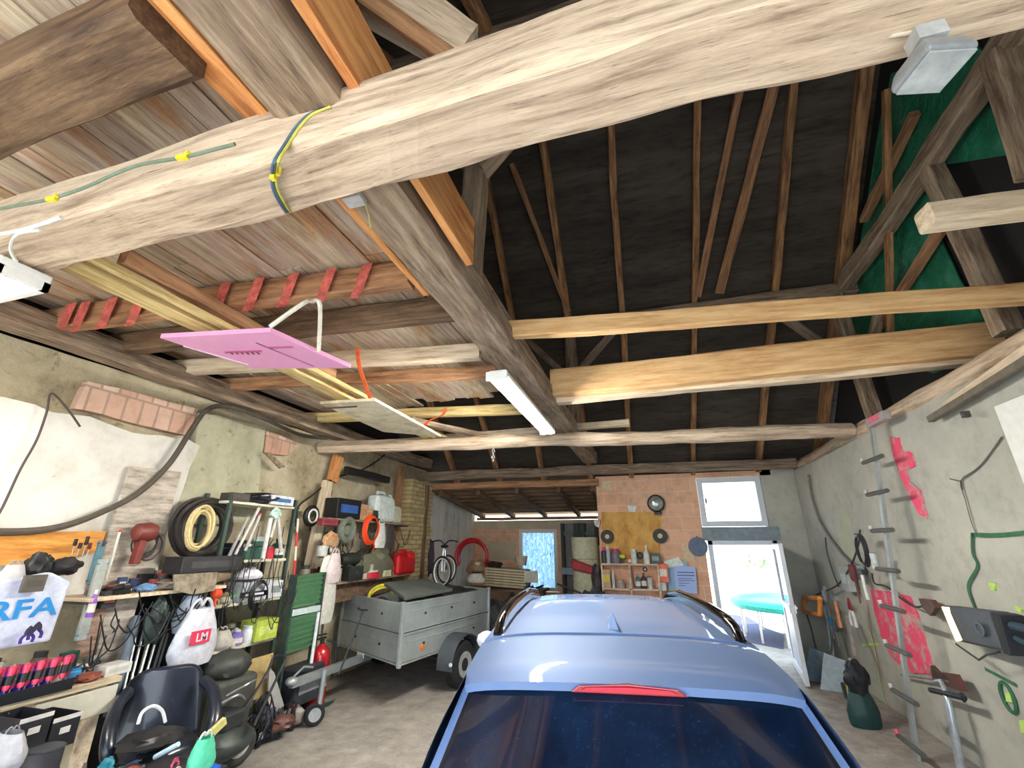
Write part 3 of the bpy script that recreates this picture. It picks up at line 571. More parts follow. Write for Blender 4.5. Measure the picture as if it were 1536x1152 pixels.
for p in (c0,cl,c0+sv,cl+sv):
    b=MB(); b.box((p.x,p.y,(.48+ztr)/2+.01),(.05,.05,ztr-.46),RZm(math.degrees(math.atan2(sv.y,sv.x)))); b.build('corner_post',GAL,tr,world=True,bevel=.006)
b=MB(); b.prism([Vector(p)*1.0+Z(.0) for p in (c0,cl,cl+sv,c0+sv)],(0,0,.03)); b.build('bed',C(120,100,74),tr,world=True)
mid=c0+fv*.55; tip=az(436,1030,.44)
b=MB(); dv=(tip-mid); dv.z=0
dn=Vector((-dv.y,dv.x,0)).normalized()
b.prism([mid-dv*.5+dn*.045+Z(-.1),mid-dv*.5-dn*.045+Z(-.1),tip-dn*.03+Z(-.02),tip+dn*.03+Z(-.02)],(0,0,.09)); b.build('drawbar',GAL,tr,world=True,bevel=.004)
b=MB(); b.blob(tip+Z(.05),(.07,.07,.05),seed=2,amp=.1,n=2); b.ring([tip+Z(.08),tip-dv.normalized()*.18+Z(.16),tip-dv.normalized()*.34+Z(.12)],.012,8); b.build('coupling',C(190,196,200,metal=.6,rough=.35),tr,world=True,smooth_=True)
jw=az(475,1088,0); jt=tip-dv*.28; jp=Vector((jw.x,jw.y,0))
b=MB(); b.cyl(jp+Z(.16),Vector((jp.x,jp.y,.56))+Vector((.0,.02,0)),.028,n=14); b.build('jockey_tube',GAL,tr,world=True,smooth_=True)
b=MB(); b.lathe([(.06,-.03),(.1,-.035),(.115,-.02),(.115,.02),(.1,.035),(.06,.03)],jp+Vector((-.03,-.03,.115)),24,RZm(-42)@RX(0)@RYm(90)); w_=b.build('jockey_wheel',C(26,27,30,rough=.8),tr,world=True,smooth_=True,angle=30)
b=MB(); b.lathe([(.01,-.04),(.07,-.04),(.07,.04),(.01,.04)],jp+Vector((-.03,-.03,.115)),16,RZm(-42)@RYm(90)); b.build('hub',C(196,200,204,metal=.5,rough=.4),w_,world=True)
b=MB(); q=az(508,1012,.45); q2=ay(545,915,q.y+.25); b.cyl(q,q2,.012,n=8); b.ring([q2-Vector((.06,0,0)),q2+Vector((.06,0,0))],.012,8); b.build('crank_rod',C(60,64,68,metal=.6,rough=.4),tr,world=True)
b=MB(); p=ax(543,985,0) if 0 else c0+fv*.62; 
def sticker(nm,px,py,w,h,col):
    # small plate on the front board
    x,y,u=ray(px,py); t=(c0-Vector((0,0,HC))).dot(fn)/Vector((x,y,u)).dot(fn); p=Vector((x*t,y*t,HC+u*t))+fn*.02; d=fv.normalized(); bb=MB(); bb.prism([p-d*w/2-Z(h/2),p+d*w/2-Z(h/2),p+d*w/2+Z(h/2),p-d*w/2+Z(h/2)],fn*.006); bb.build(nm,col,tr,world=True)
sticker('type_plate',543,982,.2,.06,C(224,228,226,rough=.4))
p=c0+sv*.2; b=MB(); b.cyl(Vector((p.x,p.y,.64))+sn*.0,Vector((p.x,p.y,.64))+sn*.022,.04,n=16); b.build('side_reflector',C(230,130,50,rough=.3),tr,world=True)
for sgn,a0 in ((1,c0),(-1,cl)):
    n_=sn*sgn; wc=a0+sv*.52+n_*.16; wc.z=.31; ang=math.degrees(math.atan2(sv.y,sv.x)); Mw=RZm(ang)@RX(90)
    b=MB(); b.lathe([(.15,-.09),(.28,-.09),(.31,-.06),(.31,.06),(.28,.09),(.15,.09)],wc,28,Mw); w_=b.build('wheel',C(24,25,28,rough=.85),tr,world=True,smooth_=True,angle=30)
    b=MB(); b.lathe([(.03,-.07),(.10,-.095),(.17,-.10),(.17,.10),(.10,.095),(.03,.07)],wc,24,Mw); 
    r_=b.build('rim',C(196,200,204,metal=.5,rough=.4),w_,world=True,smooth_=True,angle=30)
    b=MB()
    for k in range(10):
        q=k*math.pi/5; d=sv.normalized()*math.cos(q)*.125+Z(math.sin(q)*.125); b.cyl(wc+d+n_*.09,wc+d+n_*.104,.018,n=8)
    b.build('rim_holes',C(20,20,22),r_,world=True)
    sd=sv.normalized(); b=MB()
    def fend(u,w):
        q=math.pi*(-.04+1.08*u); return wc+sd*(-.40*math.cos(q))+Z(.36*math.sin(q)+.03)+n_*(.13-.27*w)
    b.grid(fend,20,2,thick=n_*.0+Z(.015)); 
    b.build('mudguard',C(66,72,78,rough=.6),tr,world=True,smooth_=True,angle=60)
    p=wc-sd*.40+n_*.12+Z(.08); b=MB(); b.cyl(p-sd*.02,p-sd*.035,.025,n=12); b.build('mudguard_lamp',C(232,234,232,rough=.2),tr,world=True)
b=MB(); a=c0+sv*.52; b.cyl(a+Z(-.19)+fv*-.02,a+Z(-.19)+fv*1.02,.03,n=10); b.build('axle',C(70,74,78),tr,world=True)
# load in the trailer
b=MB(); P=[c0+Z(.74+.02)+sv*.02+fv*.02, c0+Z(.78)+sv*.52+fv*.02, c0+sv*.55+fv*.50+Z(.88), c0+sv*.06+fv*.42+Z(.90)]
b.prism(P,(0,0,.05)); tag(b.build('cover_panel',texmat('dark_cover',[(.3,(56,62,60)),(.6,(78,84,80)),(.8,(96,100,96))],3,20),bevel=.01),'dark grey lid panel lying askew on the front of the box trailer','panel')
b=MB(); b.grid(lambda u,w:c0+sv*(.56+.43*u)+fv*(.03+.94*w)+Z(.66+.05*noise.noise(Vector((u*5,w*5,2)))+.08*math.sin(w*3.14)),20,20,thick=(0,0,-.12)); tag(b.build('tarpaulin',C(44,50,50,rough=.5,var=.2),smooth_=True),'dark crumpled tarpaulin filling the rear half of the box trailer','tarpaulin')
b=MB(); p=c0+fv*.62+sv*.15+Z(.72); b.torus(p,.2,.022,RX(35),28,8,.2,5.2); b.torus(p+Z(.03),.18,.02,RX(38)@RYm(8),28,8,.2,4.8); tag(b.build('yellow_hose',C(226,214,60,rough=.4),smooth_=True),'coiled yellow hose sticking out of the front of the box trailer','hose')
b=MB()
for k in range(7): p=c0+fv*(.3+.09*k)+sv*(.2+.02*(k%3))+Z(.55+.02*(k%2)); b.blob(p,(.12,.1,.09),seed=k,amp=.4,n=2)
tag(b.build('scrap_heap',C(92,72,58,var=.3),smooth_=True),'brown heap of odds and ends inside the trailer under the yellow hose','scrap'); bpy.data.objects['scrap_heap']['kind']='stuff'
# bicycle standing on the trailer load
bp=ay(663,856,7.55); bk=thing('bicycle','small bicycle with a white rimmed front wheel standing on the trailer load','bicycle',(bp.x,bp.y,bp.z-.27))
def bwheel(nm,c,ang):
    M=RZm(ang)@RX(90); b=MB(); b.torus(c,.235,.02,M,36,8); w_=b.build(nm,C(22,22,24,rough=.8),bk,smooth_=True)
    b=MB(); b.torus(c,.21,.010,M,36,6); b.build('rim',C(236,236,230,rough=.3),w_,smooth_=True)
    b=MB()
    for k in range(16):
        q=k*math.pi/8; b.cyl(c,Vector(c)+M@Vector((math.cos(q)*.21,math.sin(q)*.21,0)),.0018,n=4)
    b.cyl(Vector(c)+M@Vector((0,0,-.04)),Vector(c)+M@Vector((0,0,.04)),.018,n=8); b.build('spokes',C(190,190,190,metal=.6,rough=.3),w_)
bwheel('wheel',Vector((0,0,.255)),-25); bwheel('wheel',Vector((-.25,.75,.255)),68)
WHT=C(232,232,232,rough=.3,var=.02)
b=MB(); b.tube([(0,0,.255),(-.02,.04,.45),(-.03,.1,.62)],.014); b.tube([(.03,.03,.255),(.02,.06,.45),(-.0,.1,.6)],.012); b.build('fork',C(225,225,228,rough=.3),bk,smooth_=True)
b=MB(); b.tube([(-.03,.1,.6),(-.1,.32,.4),(-.13,.42,.28)],.018); b.tube([(-.03,.1,.52),(-.13,.42,.28)],.015,sm=1); b.tube([(-.13,.42,.28),(-.2,.5,.6)],.015,sm=1); b.tube([(-.13,.42,.28),(-.25,.75,.255),(-.18,.47,.5)],.01,sm=1); b.tube([(-.1,.3,.56),(-.19,.47,.55)],.014,sm=1); b.build('frame',C(60,50,80,rough=.3),bk,smooth_=True)
b=MB(); b.tube([(-.26,.06,.74),(-.1,.08,.76),(-.03,.12,.70),(.06,.14,.76),(.2,.2,.74)],.013); b.build('handlebar',BLK,bk,smooth_=True)
b=MB(); b.blob((-.21,.52,.66),(.06,.13,.035),seed=5,amp=.05,n=2); b.build('saddle',BLK,bk,smooth_=True)
# ================================================================ SMALL-THING KIT
def xf(name): return None
def place(px,py,X=None,Y=None,Zz=None):
    """returns base point, metres per pixel across and up at that spot"""
    if Zz is not None and X is not None:      # on a shelf at height Zz whose front plane is X : find y from the column
        lo,hi=.4,14.
        for _ in range(50):
            m_=(lo+hi)/2
            if (proj(X,m_,Zz)[0]<px)==(X<0): lo=m_
            else: hi=m_
        p=Vector((X,lo,Zz))
    elif Zz is not None and Y is not None:
        lo,hi=-9.,9.
        for _ in range(50):
            m_=(lo+hi)/2
            if proj(m_,Y,Zz)[0]<px: lo=m_
            else: hi=m_
        p=Vector((lo,Y,Zz))
    elif X is not None: p=ax(px,py,X)
    elif Y is not None: p=ay(px,py,Y)
    else: p=az(px,py,Zz)
    e=.02; q0=proj(*p); qd=proj(p.x,p.y+e,p.z) if X is not None else proj(p.x+e,p.y,p.z); qz=proj(p.x,p.y,p.z+e)
    return p, e/max(1e-6,abs(qd[0]-q0[0])), e/max(1e-6,abs(qz[1]-q0[1]))
K={}
def k_box(r,w,d,h,c,c2):
    b=MB(); b.bx(-w/2,w/2,-d/2,d/2,0,h); b.build('body',c,r,bevel=min(w,d,h)*.05)
    b=MB(); b.bx(-w*.36,w*.36,-d/2-.002,-d/2+.001,h*.3,h*.7); b.build('label_panel',c2,r)
def k_crate(r,w,d,h,c,c2):
    b=MB(); t=min(w,d)*.05
    b.bx(-w/2,w/2,-d/2,d/2,0,t); b.bx(-w/2,w/2,-d/2,-d/2+t,t,h); b.bx(-w/2,w/2,d/2-t,d/2,t,h); b.bx(-w/2,-w/2+t,-d/2+t,d/2-t,t,h); b.bx(w/2-t,w/2,-d/2+t,d/2-t,t,h); b.build('body',c,r,bevel=t*.2)
    b=MB(); b.bx(-w/2-t*.3,w/2+t*.3,-d/2-t*.3,-d/2,h*.86,h); b.bx(-w*.18,w*.18,-d/2-t*.5,-d/2-t*.2,h*.45,h*.65); b.build('rim',c2,r)
def k_bottle(r,w,d,h,c,c2):
    R_=w/2; b=MB(); b.lathe([(R_*.9,0),(R_,h*.04),(R_,h*.6),(R_*.85,h*.7),(R_*.38,h*.8),(R_*.36,h*.86)],n=16); b.build('body',c,r,smooth_=True)
    b=MB(); b.lathe([(R_*.44,h*.85),(R_*.44,h*.99),(R_*.38,h)],n=14); b.build('cap',c2,r,smooth_=True)
    b=MB(); b.lathe([(R_*1.02,h*.18),(R_*1.02,h*.5)],n=16); b.build('label_band',C(226,222,210),r,smooth_=True)
def k_can(r,w,d,h,c,c2):
    R_=w/2; b=MB(); b.lathe([(R_,0),(R_*1.02,h*.02),(R_*.98,h*.05),(R_*.98,h*.93),(R_*1.02,h*.96),(R_*.94,h*.97)],n=20); b.build('body',c,r,smooth_=True,angle=30)
    b=MB(); b.lathe([(R_*.9,h*.95),(R_*.9,h),(R_*.6,h*.985)],n=18); b.build('lid',c2,r,smooth_=True)
def k_spray(r,w,d,h,c,c2):
    R_=w/2; b=MB(); b.lathe([(R_,0),(R_,h*.72),(R_*.6,h*.8),(R_*.5,h*.82)],n=16); b.build('body',c,r,smooth_=True,angle=30)
    b=MB(); b.lathe([(R_*.62,h*.8),(R_*.62,h*.97),(R_*.5,h)],n=14); b.build('cap',c2,r,smooth_=True)
def k_sprayer(r,w,d,h,c,c2):
    R_=w/2; b=MB(); b.lathe([(R_,0),(R_,h*.5),(R_*.35,h*.72)],n=14); b.build('body',c,r,smooth_=True)
    b=MB(); b.bx(-R_*.3,R_*.3,-R_*1.1,R_*.7,h*.86,h); b.bx(-R_*.15,R_*.15,-R_*.7,-R_*.45,h*.68,h*.88); b.bx(-R_*.25,R_*.25,-R_*.3,R_*.3,h*.7,h*.9); b.build('trigger',c2,r,bevel=R_*.08)
def k_bucket(r,w,d,h,c,c2):
    R_=w/2; b=MB(); b.lathe([(R_*.78,0),(R_*.98,h*.9),(R_*1.04,h*.92),(R_*1.04,h),(R_*.95,h),(R_*.93,h*.9),(R_*.74,h*.05)],n=24); b.build('body',c,r,smooth_=True,angle=30)
    b=MB(); b.torus((0,-R_*.2,h*.8),R_*1.0,R_*.03,RX(65),18,6,math.pi,2*math.pi); b.build('handle',c2,r,smooth_=True)
def k_jar(r,w,d,h,c,c2):
    R_=w/2; b=MB(); b.lathe([(R_*.95,0),(R_,h*.05),(R_,h*.72),(R_*.8,h*.82)],n=18); b.build('body',c,r,smooth_=True)
    b=MB(); b.lathe([(R_*.84,h*.8),(R_*.84,h)],n=18); b.build('lid',c2,r,smooth_=True)
def k_canister(r,w,d,h,c,c2):
    b=MB(); b.prism([(-w/2,-d/2,0),(w/2,-d/2,0),(w/2,-d/2,h*.82),(w*.28,-d/2,h*.95),(-w/2,-d/2,h*.95)],(0,d,0)); b.build('body',c,r,bevel=w*.1)
    b=MB(); b.ring([(-w*.3,0,h*.9),(-w*.28,0,h*1.05),(w*.05,0,h*1.06),(w*.12,0,h*.93)],w*.05,8); b.cyl((w*.34,0,h*.86),(w*.42,0,h*.96),w*.09,n=12); b.build('handle',c2,r,smooth_=True)
def k_bag(r,w,d,h,c,c2):
    b=MB()
    def f(u,v):
        q=2*math.pi*u; sh=(.96-.5*max(0,v-.62)**1.1*1.8)*(.85+.15*math.sin(math.pi*min(1,v*1.6))); cr=1+.09*noise.noise(Vector((math.cos(q)*2.2,math.sin(q)*2.2,v*4+h*9)))+.05*noise.noise(Vector((math.cos(q)*7,math.sin(q)*7,v*9)))
        return (w/2*sh*cr*math.cos(q),d/2*sh*cr*math.sin(q),h*v*.86)
    b.grid(f,28,16); b.build('body',c,r,smooth_=True)
    b=MB()
    for s in (-1,1): b.ring(smooth([(s*w*.24,0,h*.8),(s*w*.2,0,h*.93),(s*w*.08,0,h),(0,0,h*.9)],3),w*.03,6)
    b.build('handle',c2,r,smooth_=True)
def k_lump(r,w,d,h,c,c2):
    b=MB(); b.blob((0,0,h*.45),(w/2,d/2,h*.55),seed=w*31+h*7,amp=.5,n=3,fr=1.8); b.build('body',c,r,smooth_=True)
    b=MB(); b.blob((w*.1,-d*.2,h*.7),(w*.2,d*.2,h*.2),seed=w*11,amp=.5,n=2); b.build('fold',c2,r,smooth_=True)
def k_coil(r,w,d,h,c,c2):       # hanging loop of cable, origin at the bottom, back at y=0
    b=MB(); t=min(w,h)*.03
    for k in range(5):
        s=1-.05*k; P=[((w/2-t)*s*math.sin(q)+R(-1,1)*t*.4,-t*(1+k*.9),h*.5+(h/2-t)*s*math.cos(q)+R(-1,1)*t*.3) for q in [i*2*math.pi/22 for i in range(22)]]; b.ring(P,t*.8,6,close=True)
    b.build('loops',c,r,smooth_=True)
    b=MB(); b.cyl((0,0,h*.95),(0,-t*7,h*.97),t*.7,n=8); b.build('hook',c2,r)
    b=MB(); b.ring(smooth([(w*.1,-t*5,h*.05),(w*.2,-t*5,-h*.08),(w*.05,-t*5,-h*.2)],3),t*.7,6); b.build('loose_end',c,r,smooth_=True)
def k_disc(r,w,d,h,c,c2):
    b=MB(); b.torus((0,-.02,h/2),w*.33,w*.13,RX(90),28,8); o=b.build('rim',c,r,smooth_=True); b=MB(); b.cyl((0,-.035,h/2),(0,0,h/2),w*.16,n=20); b.build('centre',c2,r,smooth_=True,)
def k_hammer(r,w,d,h,c,c2):
    b=MB(); b.cyl((0,-d/2,0),(0,-d/2,h*.9),w*.12,w*.1,10); b.build('handle',c,r,smooth_=True)
    b=MB(); b.bx(-w*.35,w*.5,-d/2-w*.14,-d/2+w*.14,h*.84,h); b.prism([(-w*.35,-d/2-w*.12,h*.85),(-w*.35,-d/2-w*.12,h),(-w*.6,-d/2-w*.05,h*.8)],(0,w*.24,0)); b.build('head',c2,r,bevel=w*.03)
def k_driver(r,w,d,h,c,c2):
    b=MB(); b.lathe([(w*.3,h*.55),(w*.5,h*.62),(w*.42,h*.9),(w*.5,h*.97),(w*.3,h)],c=(0,-d/2,0),n=10); b.build('handle',c,r,smooth_=True)
    b=MB(); b.cyl((0,-d/2,0),(0,-d/2,h*.58),w*.12,n=8); b.build('shaft',c2,r)
def k_pliers(r,w,d,h,c,c2):
    b=MB()
    for s in (-1,1): b.ring(smooth([(s*w*.4,-d/2,0),(s*w*.42,-d/2,h*.3),(s*w*.12,-d/2,h*.55)],3),w*.12,8)
    b.build('handles',c,r,smooth_=True)
    b=MB(); b.prism([(-w*.3,-d/2-.01,h*.55),(w*.3,-d/2-.01,h*.55),(w*.22,-d/2-.01,h*.8),(0,-d/2-.01,h),(-w*.22,-d/2-.01,h*.8)],(0,.02,0)); b.build('jaws',c2,r)
def k_rod(r,w,d,h,c,c2):
    b=MB(); b.cyl((0,-d/2,0),(0,-d/2,h),w/2,n=8); b.build('shaft',c,r,smooth_=True); b=MB(); b.cyl((0,-d/2,h*.95),(0,-d/2,h*1.0),w*.56,n=8); b.build('end_cap',c2,r)
def k_board(r,w,d,h,c,c2):
    b=MB(); b.bx(-w/2,w/2,-d,0,0,h); b.build('panel',c,r,bevel=.003); b=MB()
    for sx_,sz in ((-1,.06),(1,.06),(-1,.94),(1,.94)): b.cyl((sx_*w*.44,-d-.003,h*sz),(sx_*w*.44,0,h*sz),.008,n=8)
    b.build('screw_heads',c2,r)
def k_tool(r,w,d,h,c,c2):       # pistol-grip power tool seen from its side
    b=MB(); b.lathe([(h*.12,-w*.45),(h*.2,-w*.35),(h*.24,w*.1),(h*.2,w*.3),(h*.08,w*.36)],c=(0,0,h*.74),n=14,M=RYm(90)); b.build('motor_housing',c,r,smooth_=True)
    b=MB(); b.prism([(-w*.25,-d*.2,0),(w*.0,-d*.2,0),(w*.06,-d*.2,h*.6),(-w*.2,-d*.2,h*.6)],(0,d*.4,0)); b.build('grip',c2,r,bevel=w*.03)
    b=MB(); b.cyl((w*.34,0,h*.74),(w*.52,0,h*.74),h*.06,n=10); b.build('chuck',C(150,150,155,metal=.7,rough=.3),r)
for k_,v_ in list(globals().items()):
    if k_.startswith('k_'): K[k_[2:]]=v_
LB=[]
def it(kind,name,label,cat,px,py,w,h,c,c2=(60,60,62),X=None,Y=None,z=None,d=None,group=None,tilt=0,up=False,rough=.5,metal=0,real=None):
    """px,py: bottom centre in the photo; w,h: size in photo pixels"""
    p,sx_,sz=place(px,py,X,Y,z); ww=w*sx_; hh=h*sz
    if real: ww,hh=real
    if X is not None and X>0: ww=min(ww,hh*(.75 if kind in('coil','box') else {'driver':.2,'hammer':.5,'pliers':.5}.get(kind,.42)))
    dd=d if d else min(ww,.3)*.8
    rot=0
    if X is not None: rot=math.pi/2 if X<0 else -math.pi/2
    r=thing(name,label,cat,p,rot,group)
    if tilt: r.rotation_euler=(0,math.radians(tilt),rot)
    c=C(*c,rough=rough,metal=metal) if isinstance(c,tuple) else c; c2=C(*c2) if isinstance(c2,tuple) else c2
    K[kind](r,ww,dd,hh,c,c2); return r
def shelf(name,label,px0,px1,z,X0,X1,mat,t=.025,X=True,cat='shelf',pos=None):
    a,_,_=place(px0,0,X=X0,Zz=z); c_,_,_=place(px1,0,X=X0,Zz=z)
    r=thing(name,label,cat,((X0+X1)/2,(a.y+c_.y)/2,z-t)); y0,y1=a.y,c_.y
    b=MB(); b.bx(X0,X1,y0,y1,z-t,z); b.build('board',mat,r,world=True,bevel=.003)
    b=MB(); 
    for yy in (y0+.06,y1-.06): b.bx(X1,X0,yy-.012,yy+.012,z-t-.02,z-t); b.bx(X1+.0,X1+.02,yy-.012,yy+.012,z-t-.14,z-t-.02)
    b.build('bracket',C(80,80,82,metal=.4),r,world=True)
    return r,y0,y1
# ================================================================ LEFT WALL
XW=-4.9
def poly(name,label,cat,pts,X,th,mat,group=None,bev=0):
    b=MB(); b.prism([ax(*p,X) for p in pts],(-th,0,0)); return tag(b.build(name,mat,bevel=bev),label,cat,group)
def cable(name,label,pts,X,r,mat,cat='cable',sm=6,off=None):
    P=[(ax(p[0],p[1],X) if len(p)==2 else ax(p[0],p[1],p[2])) for p in pts]; b=MB(); b.ring(smooth(P,sm),r,8); return tag(b.build(name,mat,smooth_=True),label,cat)
CW=wood('grey_board',(206,196,182),(178,168,154),(140,130,118),(2,2,9),cracks=.2)
poly('wall_board','large weathered grey board fixed upright on the left wall beside the coiled hoses','board',[(197,699),(272,708),(226,880),(138,878)],-4.86,.03,CW)
poly('plywood_strip','orange brown plywood strip on the left wall above the heap of black caps','board',[(-60,798),(160,797),(150,826),(60,850),(-40,846)],-4.85,.03,wood('orange_plywood',(226,166,84),(204,136,58),(160,96,40),(2,1,8),cracks=.3))
cable('conduit_cable','thick dark cable swooping along the left wall up to the wall plate',[(-40,797),(40,797),(100,788),(160,765),(210,738),(255,694),(290,640),(312,614),(345,610),(400,630),(450,652),(490,657)],-4.83,.028,C(84,76,66,rough=.8))
cable('wall_cable','thin dark cable running down the left edge of the white painted wall',[(120,640),(100,612),(77,590),(70,618),(55,660),(30,705),(0,768),(-20,790)],-4.86,.009,C(70,62,56))
cable('black_cable','black cable looping from the ceiling down to the ring on the wall',[(600,660),(570,688),(540,706),(500,718),(470,742),(448,760),(444,790)],-4.84,.015,C(34,30,28))
poly('leaning_planks','thin broken laths poking out of the small brick niche','lath',[(398,680),(404,678),(428,700),(420,703)],-4.8,.02,W_GREY())
def post(name,label,p,q,X,w,d,mat,cat='post'): return beam(name,ax(*p,X),ax(*q,X),w,d,mat,label,cat,side=(0,-1,0))
post('wall_post','light wooden post on the left wall beside the black and white ring',(492,722),(455,905),-4.80,.17,.09,W_PALE())
post('upper_post','orange post under the round log on the left wall',(508,684),(498,722),-4.86,.2,.08,W_ORG())
post('wall_post','dark brown post on the left wall left of the brick pier',(602,700),(585,880),-4.84,.12,.1,W_RED())
post('wall_post','dark timber strip at the right edge of the brick pier',(641,728),(631,880),-4.72,.1,.08,W_DARK())
beam('hanging_beam',ax(520,705,-4.7),ax(582,720,-4.7),.12,.1,C(26,24,24),'black tarred timber hanging high on the left wall above the wall boxes','beam')
# hoses
def hose(name,label,pts_px,w,h,n,col,r,X=-4.75,cat='hose'):
    p,sx_,sz=place(*pts_px,X); ww=w*sx_; hh=h*sz; b=MB()
    for k in range(n):
        s=R(.8,1.0); ox,oz=R(-.03,.03),R(-.03,.03); P=[]
        for i in range(26):
            q=i*2*math.pi/26; P.append(p+Vector((R(-.004,.004)-.02*math.sin(k)+.012*(k%7),ww/2*s*math.sin(q)+ox,hh/2+hh/2*s*math.cos(q)+oz)))
        b.ring(P,r,7,close=True)
    return tag(b.build(name,col,smooth_=True),label,cat)
hose('black_hose','bundle of thick black hose coils hanging on the left wall behind the cream hose',(290,836),82,88,14,C(52,46,42,rough=.6),.022,-4.78)
hose('cream_hose','cream coloured hose coiled in narrow loops over the black coils',(288,826),38,66,6,C(214,194,140,rough=.5),.014,-4.58)
hose('red_pump_cable','dark cable coil hanging on the grey wall board below the rusty pump',(212,838),40,46,4,C(58,52,50),.008,-4.78,'cable')
it('tool','rusty_pump','rusty red hand pump hanging from the grey wall board','pump',206,846,40,66,(116,52,44),(120,48,40),X=-4.72)
it('rod','measuring_rod','white graduated rod leaning on the grey wall board','rod',158,870,4,78,(226,226,216),(200,60,50),X=-4.78,tilt=0)
it('board','level_board','long grey ruler board with a blue top leaning by the white sack','board',118,960,16,128,(170,176,170),(70,150,190),X=-4.55,d=.03)
it('board','handsaw_blade','blue toothed saw blade hanging left of the grey wall board','saw',134,875,12,66,(80,120,134),(60,80,90),X=-4.74,d=.02)
for i,(px,h,c) in enumerate(((106,24,(40,34,32)),(122,30,(46,36,32)),(128,22,(120,40,30)),(148,22,(90,60,40)),(114,20,(30,30,30)))):
    it('driver','chisel',['black chisel leftmost on the orange plywood strip','long dark file standing out above the orange plywood strip','red handled file low on the orange plywood strip','brown handled file rightmost on the orange plywood strip','short black punch second on the orange plywood strip'][i],'tool',px,832+(i%3)*2,6,h,c,(190,190,190),X=-4.74)
it('lump','cap_heap','black caps heaped over the top of the white sack','cap',52,866,44,38,(30,28,30),(46,44,46),X=-4.45)
it('lump','black_rag','black rags and cables hanging right of the black caps','rag',92,862,50,26,(24,22,26),(60,56,50),X=-4.5)
it('bag','clear_bag','crumpled translucent grey plastic bag at the left edge above the white sack','bag',10,886,48,46,(190,188,190),(160,160,160),X=-4.4)
it('box','khaki_pouch','dark khaki flat pouch hanging over the white sack','pouch',46,888,34,26,(86,80,72),(74,68,60),X=-4.28,d=.03)
# white sack with blue letters, hung like a banner
b=MB(); A=[ax(*p,-4.33) for p in ((-40,905),(0,872),(78,858),(108,872),(76,962),(-60,985))]
b.prism(A,(-.06,0,0)); sack=tag(b.build('white_sack',C(208,214,236,rough=.5),bevel=.02),'white sack with big blue letters RFA hanging above the workbench','sack')
def walltext(txt,px,py,h,X,mat,par,tilt=0,xs=1.,sgn=1):
    p,sx_,sz=place(px,py,X); M=Matrix.Translation(p-Vector(par.location))@Matrix.Rotation(math.radians(tilt),4,'X')@Matrix(((0,0,1*sgn,0),(1*sgn,0,0,0),(0,1,0,0),(0,0,0,1)))@Matrix.Diagonal((xs,1,1,1))
    return text('lettering',txt,mat,M,h*sz*1.35,par)
walltext('RFA',35,915,30,-4.322,C(30,136,204,var=.05),sack,tilt=0,xs=1.35)
# shelf above the work area
S1,a1,b1=shelf('wall_shelf','whitish shelf board loaded with cables, right of the white sack',136,352,1.6,-4.88,-4.42,W_PALE()) if 0 else (None,0,0)
def shelf2(name,label,X0,X1,y0,y1,z,mat,t=.03,cat='shelf'):
    r=thing(name,label,cat,((X0+X1)/2,(y0+y1)/2,z-t)); b=MB(); b.bx(X0,X1,y0,y1,z-t,z); b.build('board',mat,r,world=True,bevel=.003)
    b=MB()
    for yy in (y0+.05,y1-.05): b.bx(X0,X1-.03,yy-.012,yy+.012,z-t-.025,z-t); b.bx(X0,X0+.02,yy-.012,yy+.012,z-t-.16,z-t-.025)
    b.build('bracket',C(80,80,82,metal=.4),r,world=True); return r
shelf2('wall_shelf','long whitish shelf right of the white sack, carrying cables and a black cap',-4.88,-4.4,2.82,4.1,1.58,W_PALE())
for a in [('lump','peaked_cap','shiny black cap lying on the long whitish shelf','cap',178,38,15,(18,18,20),(40,40,44)),
 ('lump','blue_cloth','small blue cloth on the long whitish shelf','cloth',218,32,12,(104,140,180),(90,120,160)),
 ('lump','wire_tangle','brown tangled wire bundle heaped on the right end of the long whitish shelf','wire',300,80,30,(138,118,96),(190,176,150)),
 ('lump','cable_tangle','grey tangle of cables in the middle of the long whitish shelf','cable',250,46,16,(120,108,98),(60,56,56))]:
    it(a[0],a[1],a[2],a[3],a[4],0,a[5],a[6],a[7],a[8],X=-4.52,z=1.58)
it('box','long_case','long black plastic tool case lying below the coiled hoses','case',305,858,92,24,(34,34,36),(60,60,62),X=-4.5,d=.25)
poly('net_bag','torn beige net hanging from the long whitish shelf','net',[(262,862),(326,858),(322,886),(290,892),(262,886)],-4.36,.02,C(150,136,116,var=.3))
it('box','black_charger','small black charger hanging on the wooden strip under the long whitish shelf','charger',158,912,22,26,(44,44,50),(200,110,90),X=-4.5,d=.06)
it('bottle','purple_bottle','purple squeeze bottle with white cap leaning right of the ruler board','bottle',133,926,11,42,(140,90,190),(236,232,236),X=-4.42)
poly('wooden_strip','reddish wooden strip standing behind the purple bottle','board',[(150,880),(168,882),(140,985),(112,985)],-4.6,.03,wood('reddish_board',(190,160,142),(164,132,114),(120,92,80),(2,2,9)))
poly('grey_plank','large smooth grey plank standing behind the workbench','board',[(165,888),(212,886),(178,1005),(140,1000)],-4.62,.03,CW)
it('lump','work_glove','dark green cloth hanging under the long whitish shelf','glove',226,962,30,66,(56,70,66),(74,88,82),X=-4.5,d=.1)
it('lump','dark_jacket','black jacket hanging behind the steel rods','jacket',244,1000,40,100,(26,26,34),(40,40,52),X=-4.7,d=.15)
it('bag','blue_grey_bag','pale blue grey plastic bag hanging behind the bag with red letters','bag',278,948,42,66,(176,188,206),(150,160,176),X=-4.48)
wb=it('bag','carrier_bag','white plastic carrier bag with red letters LM hanging above the office chair','bag',284,998,72,104,(214,216,226),(206,208,218),X=-4.3,d=.2)
b=MB(); q,sx_,sz=place(300,0,-4.18,None,None) if 0 else place(299,965,-4.18)
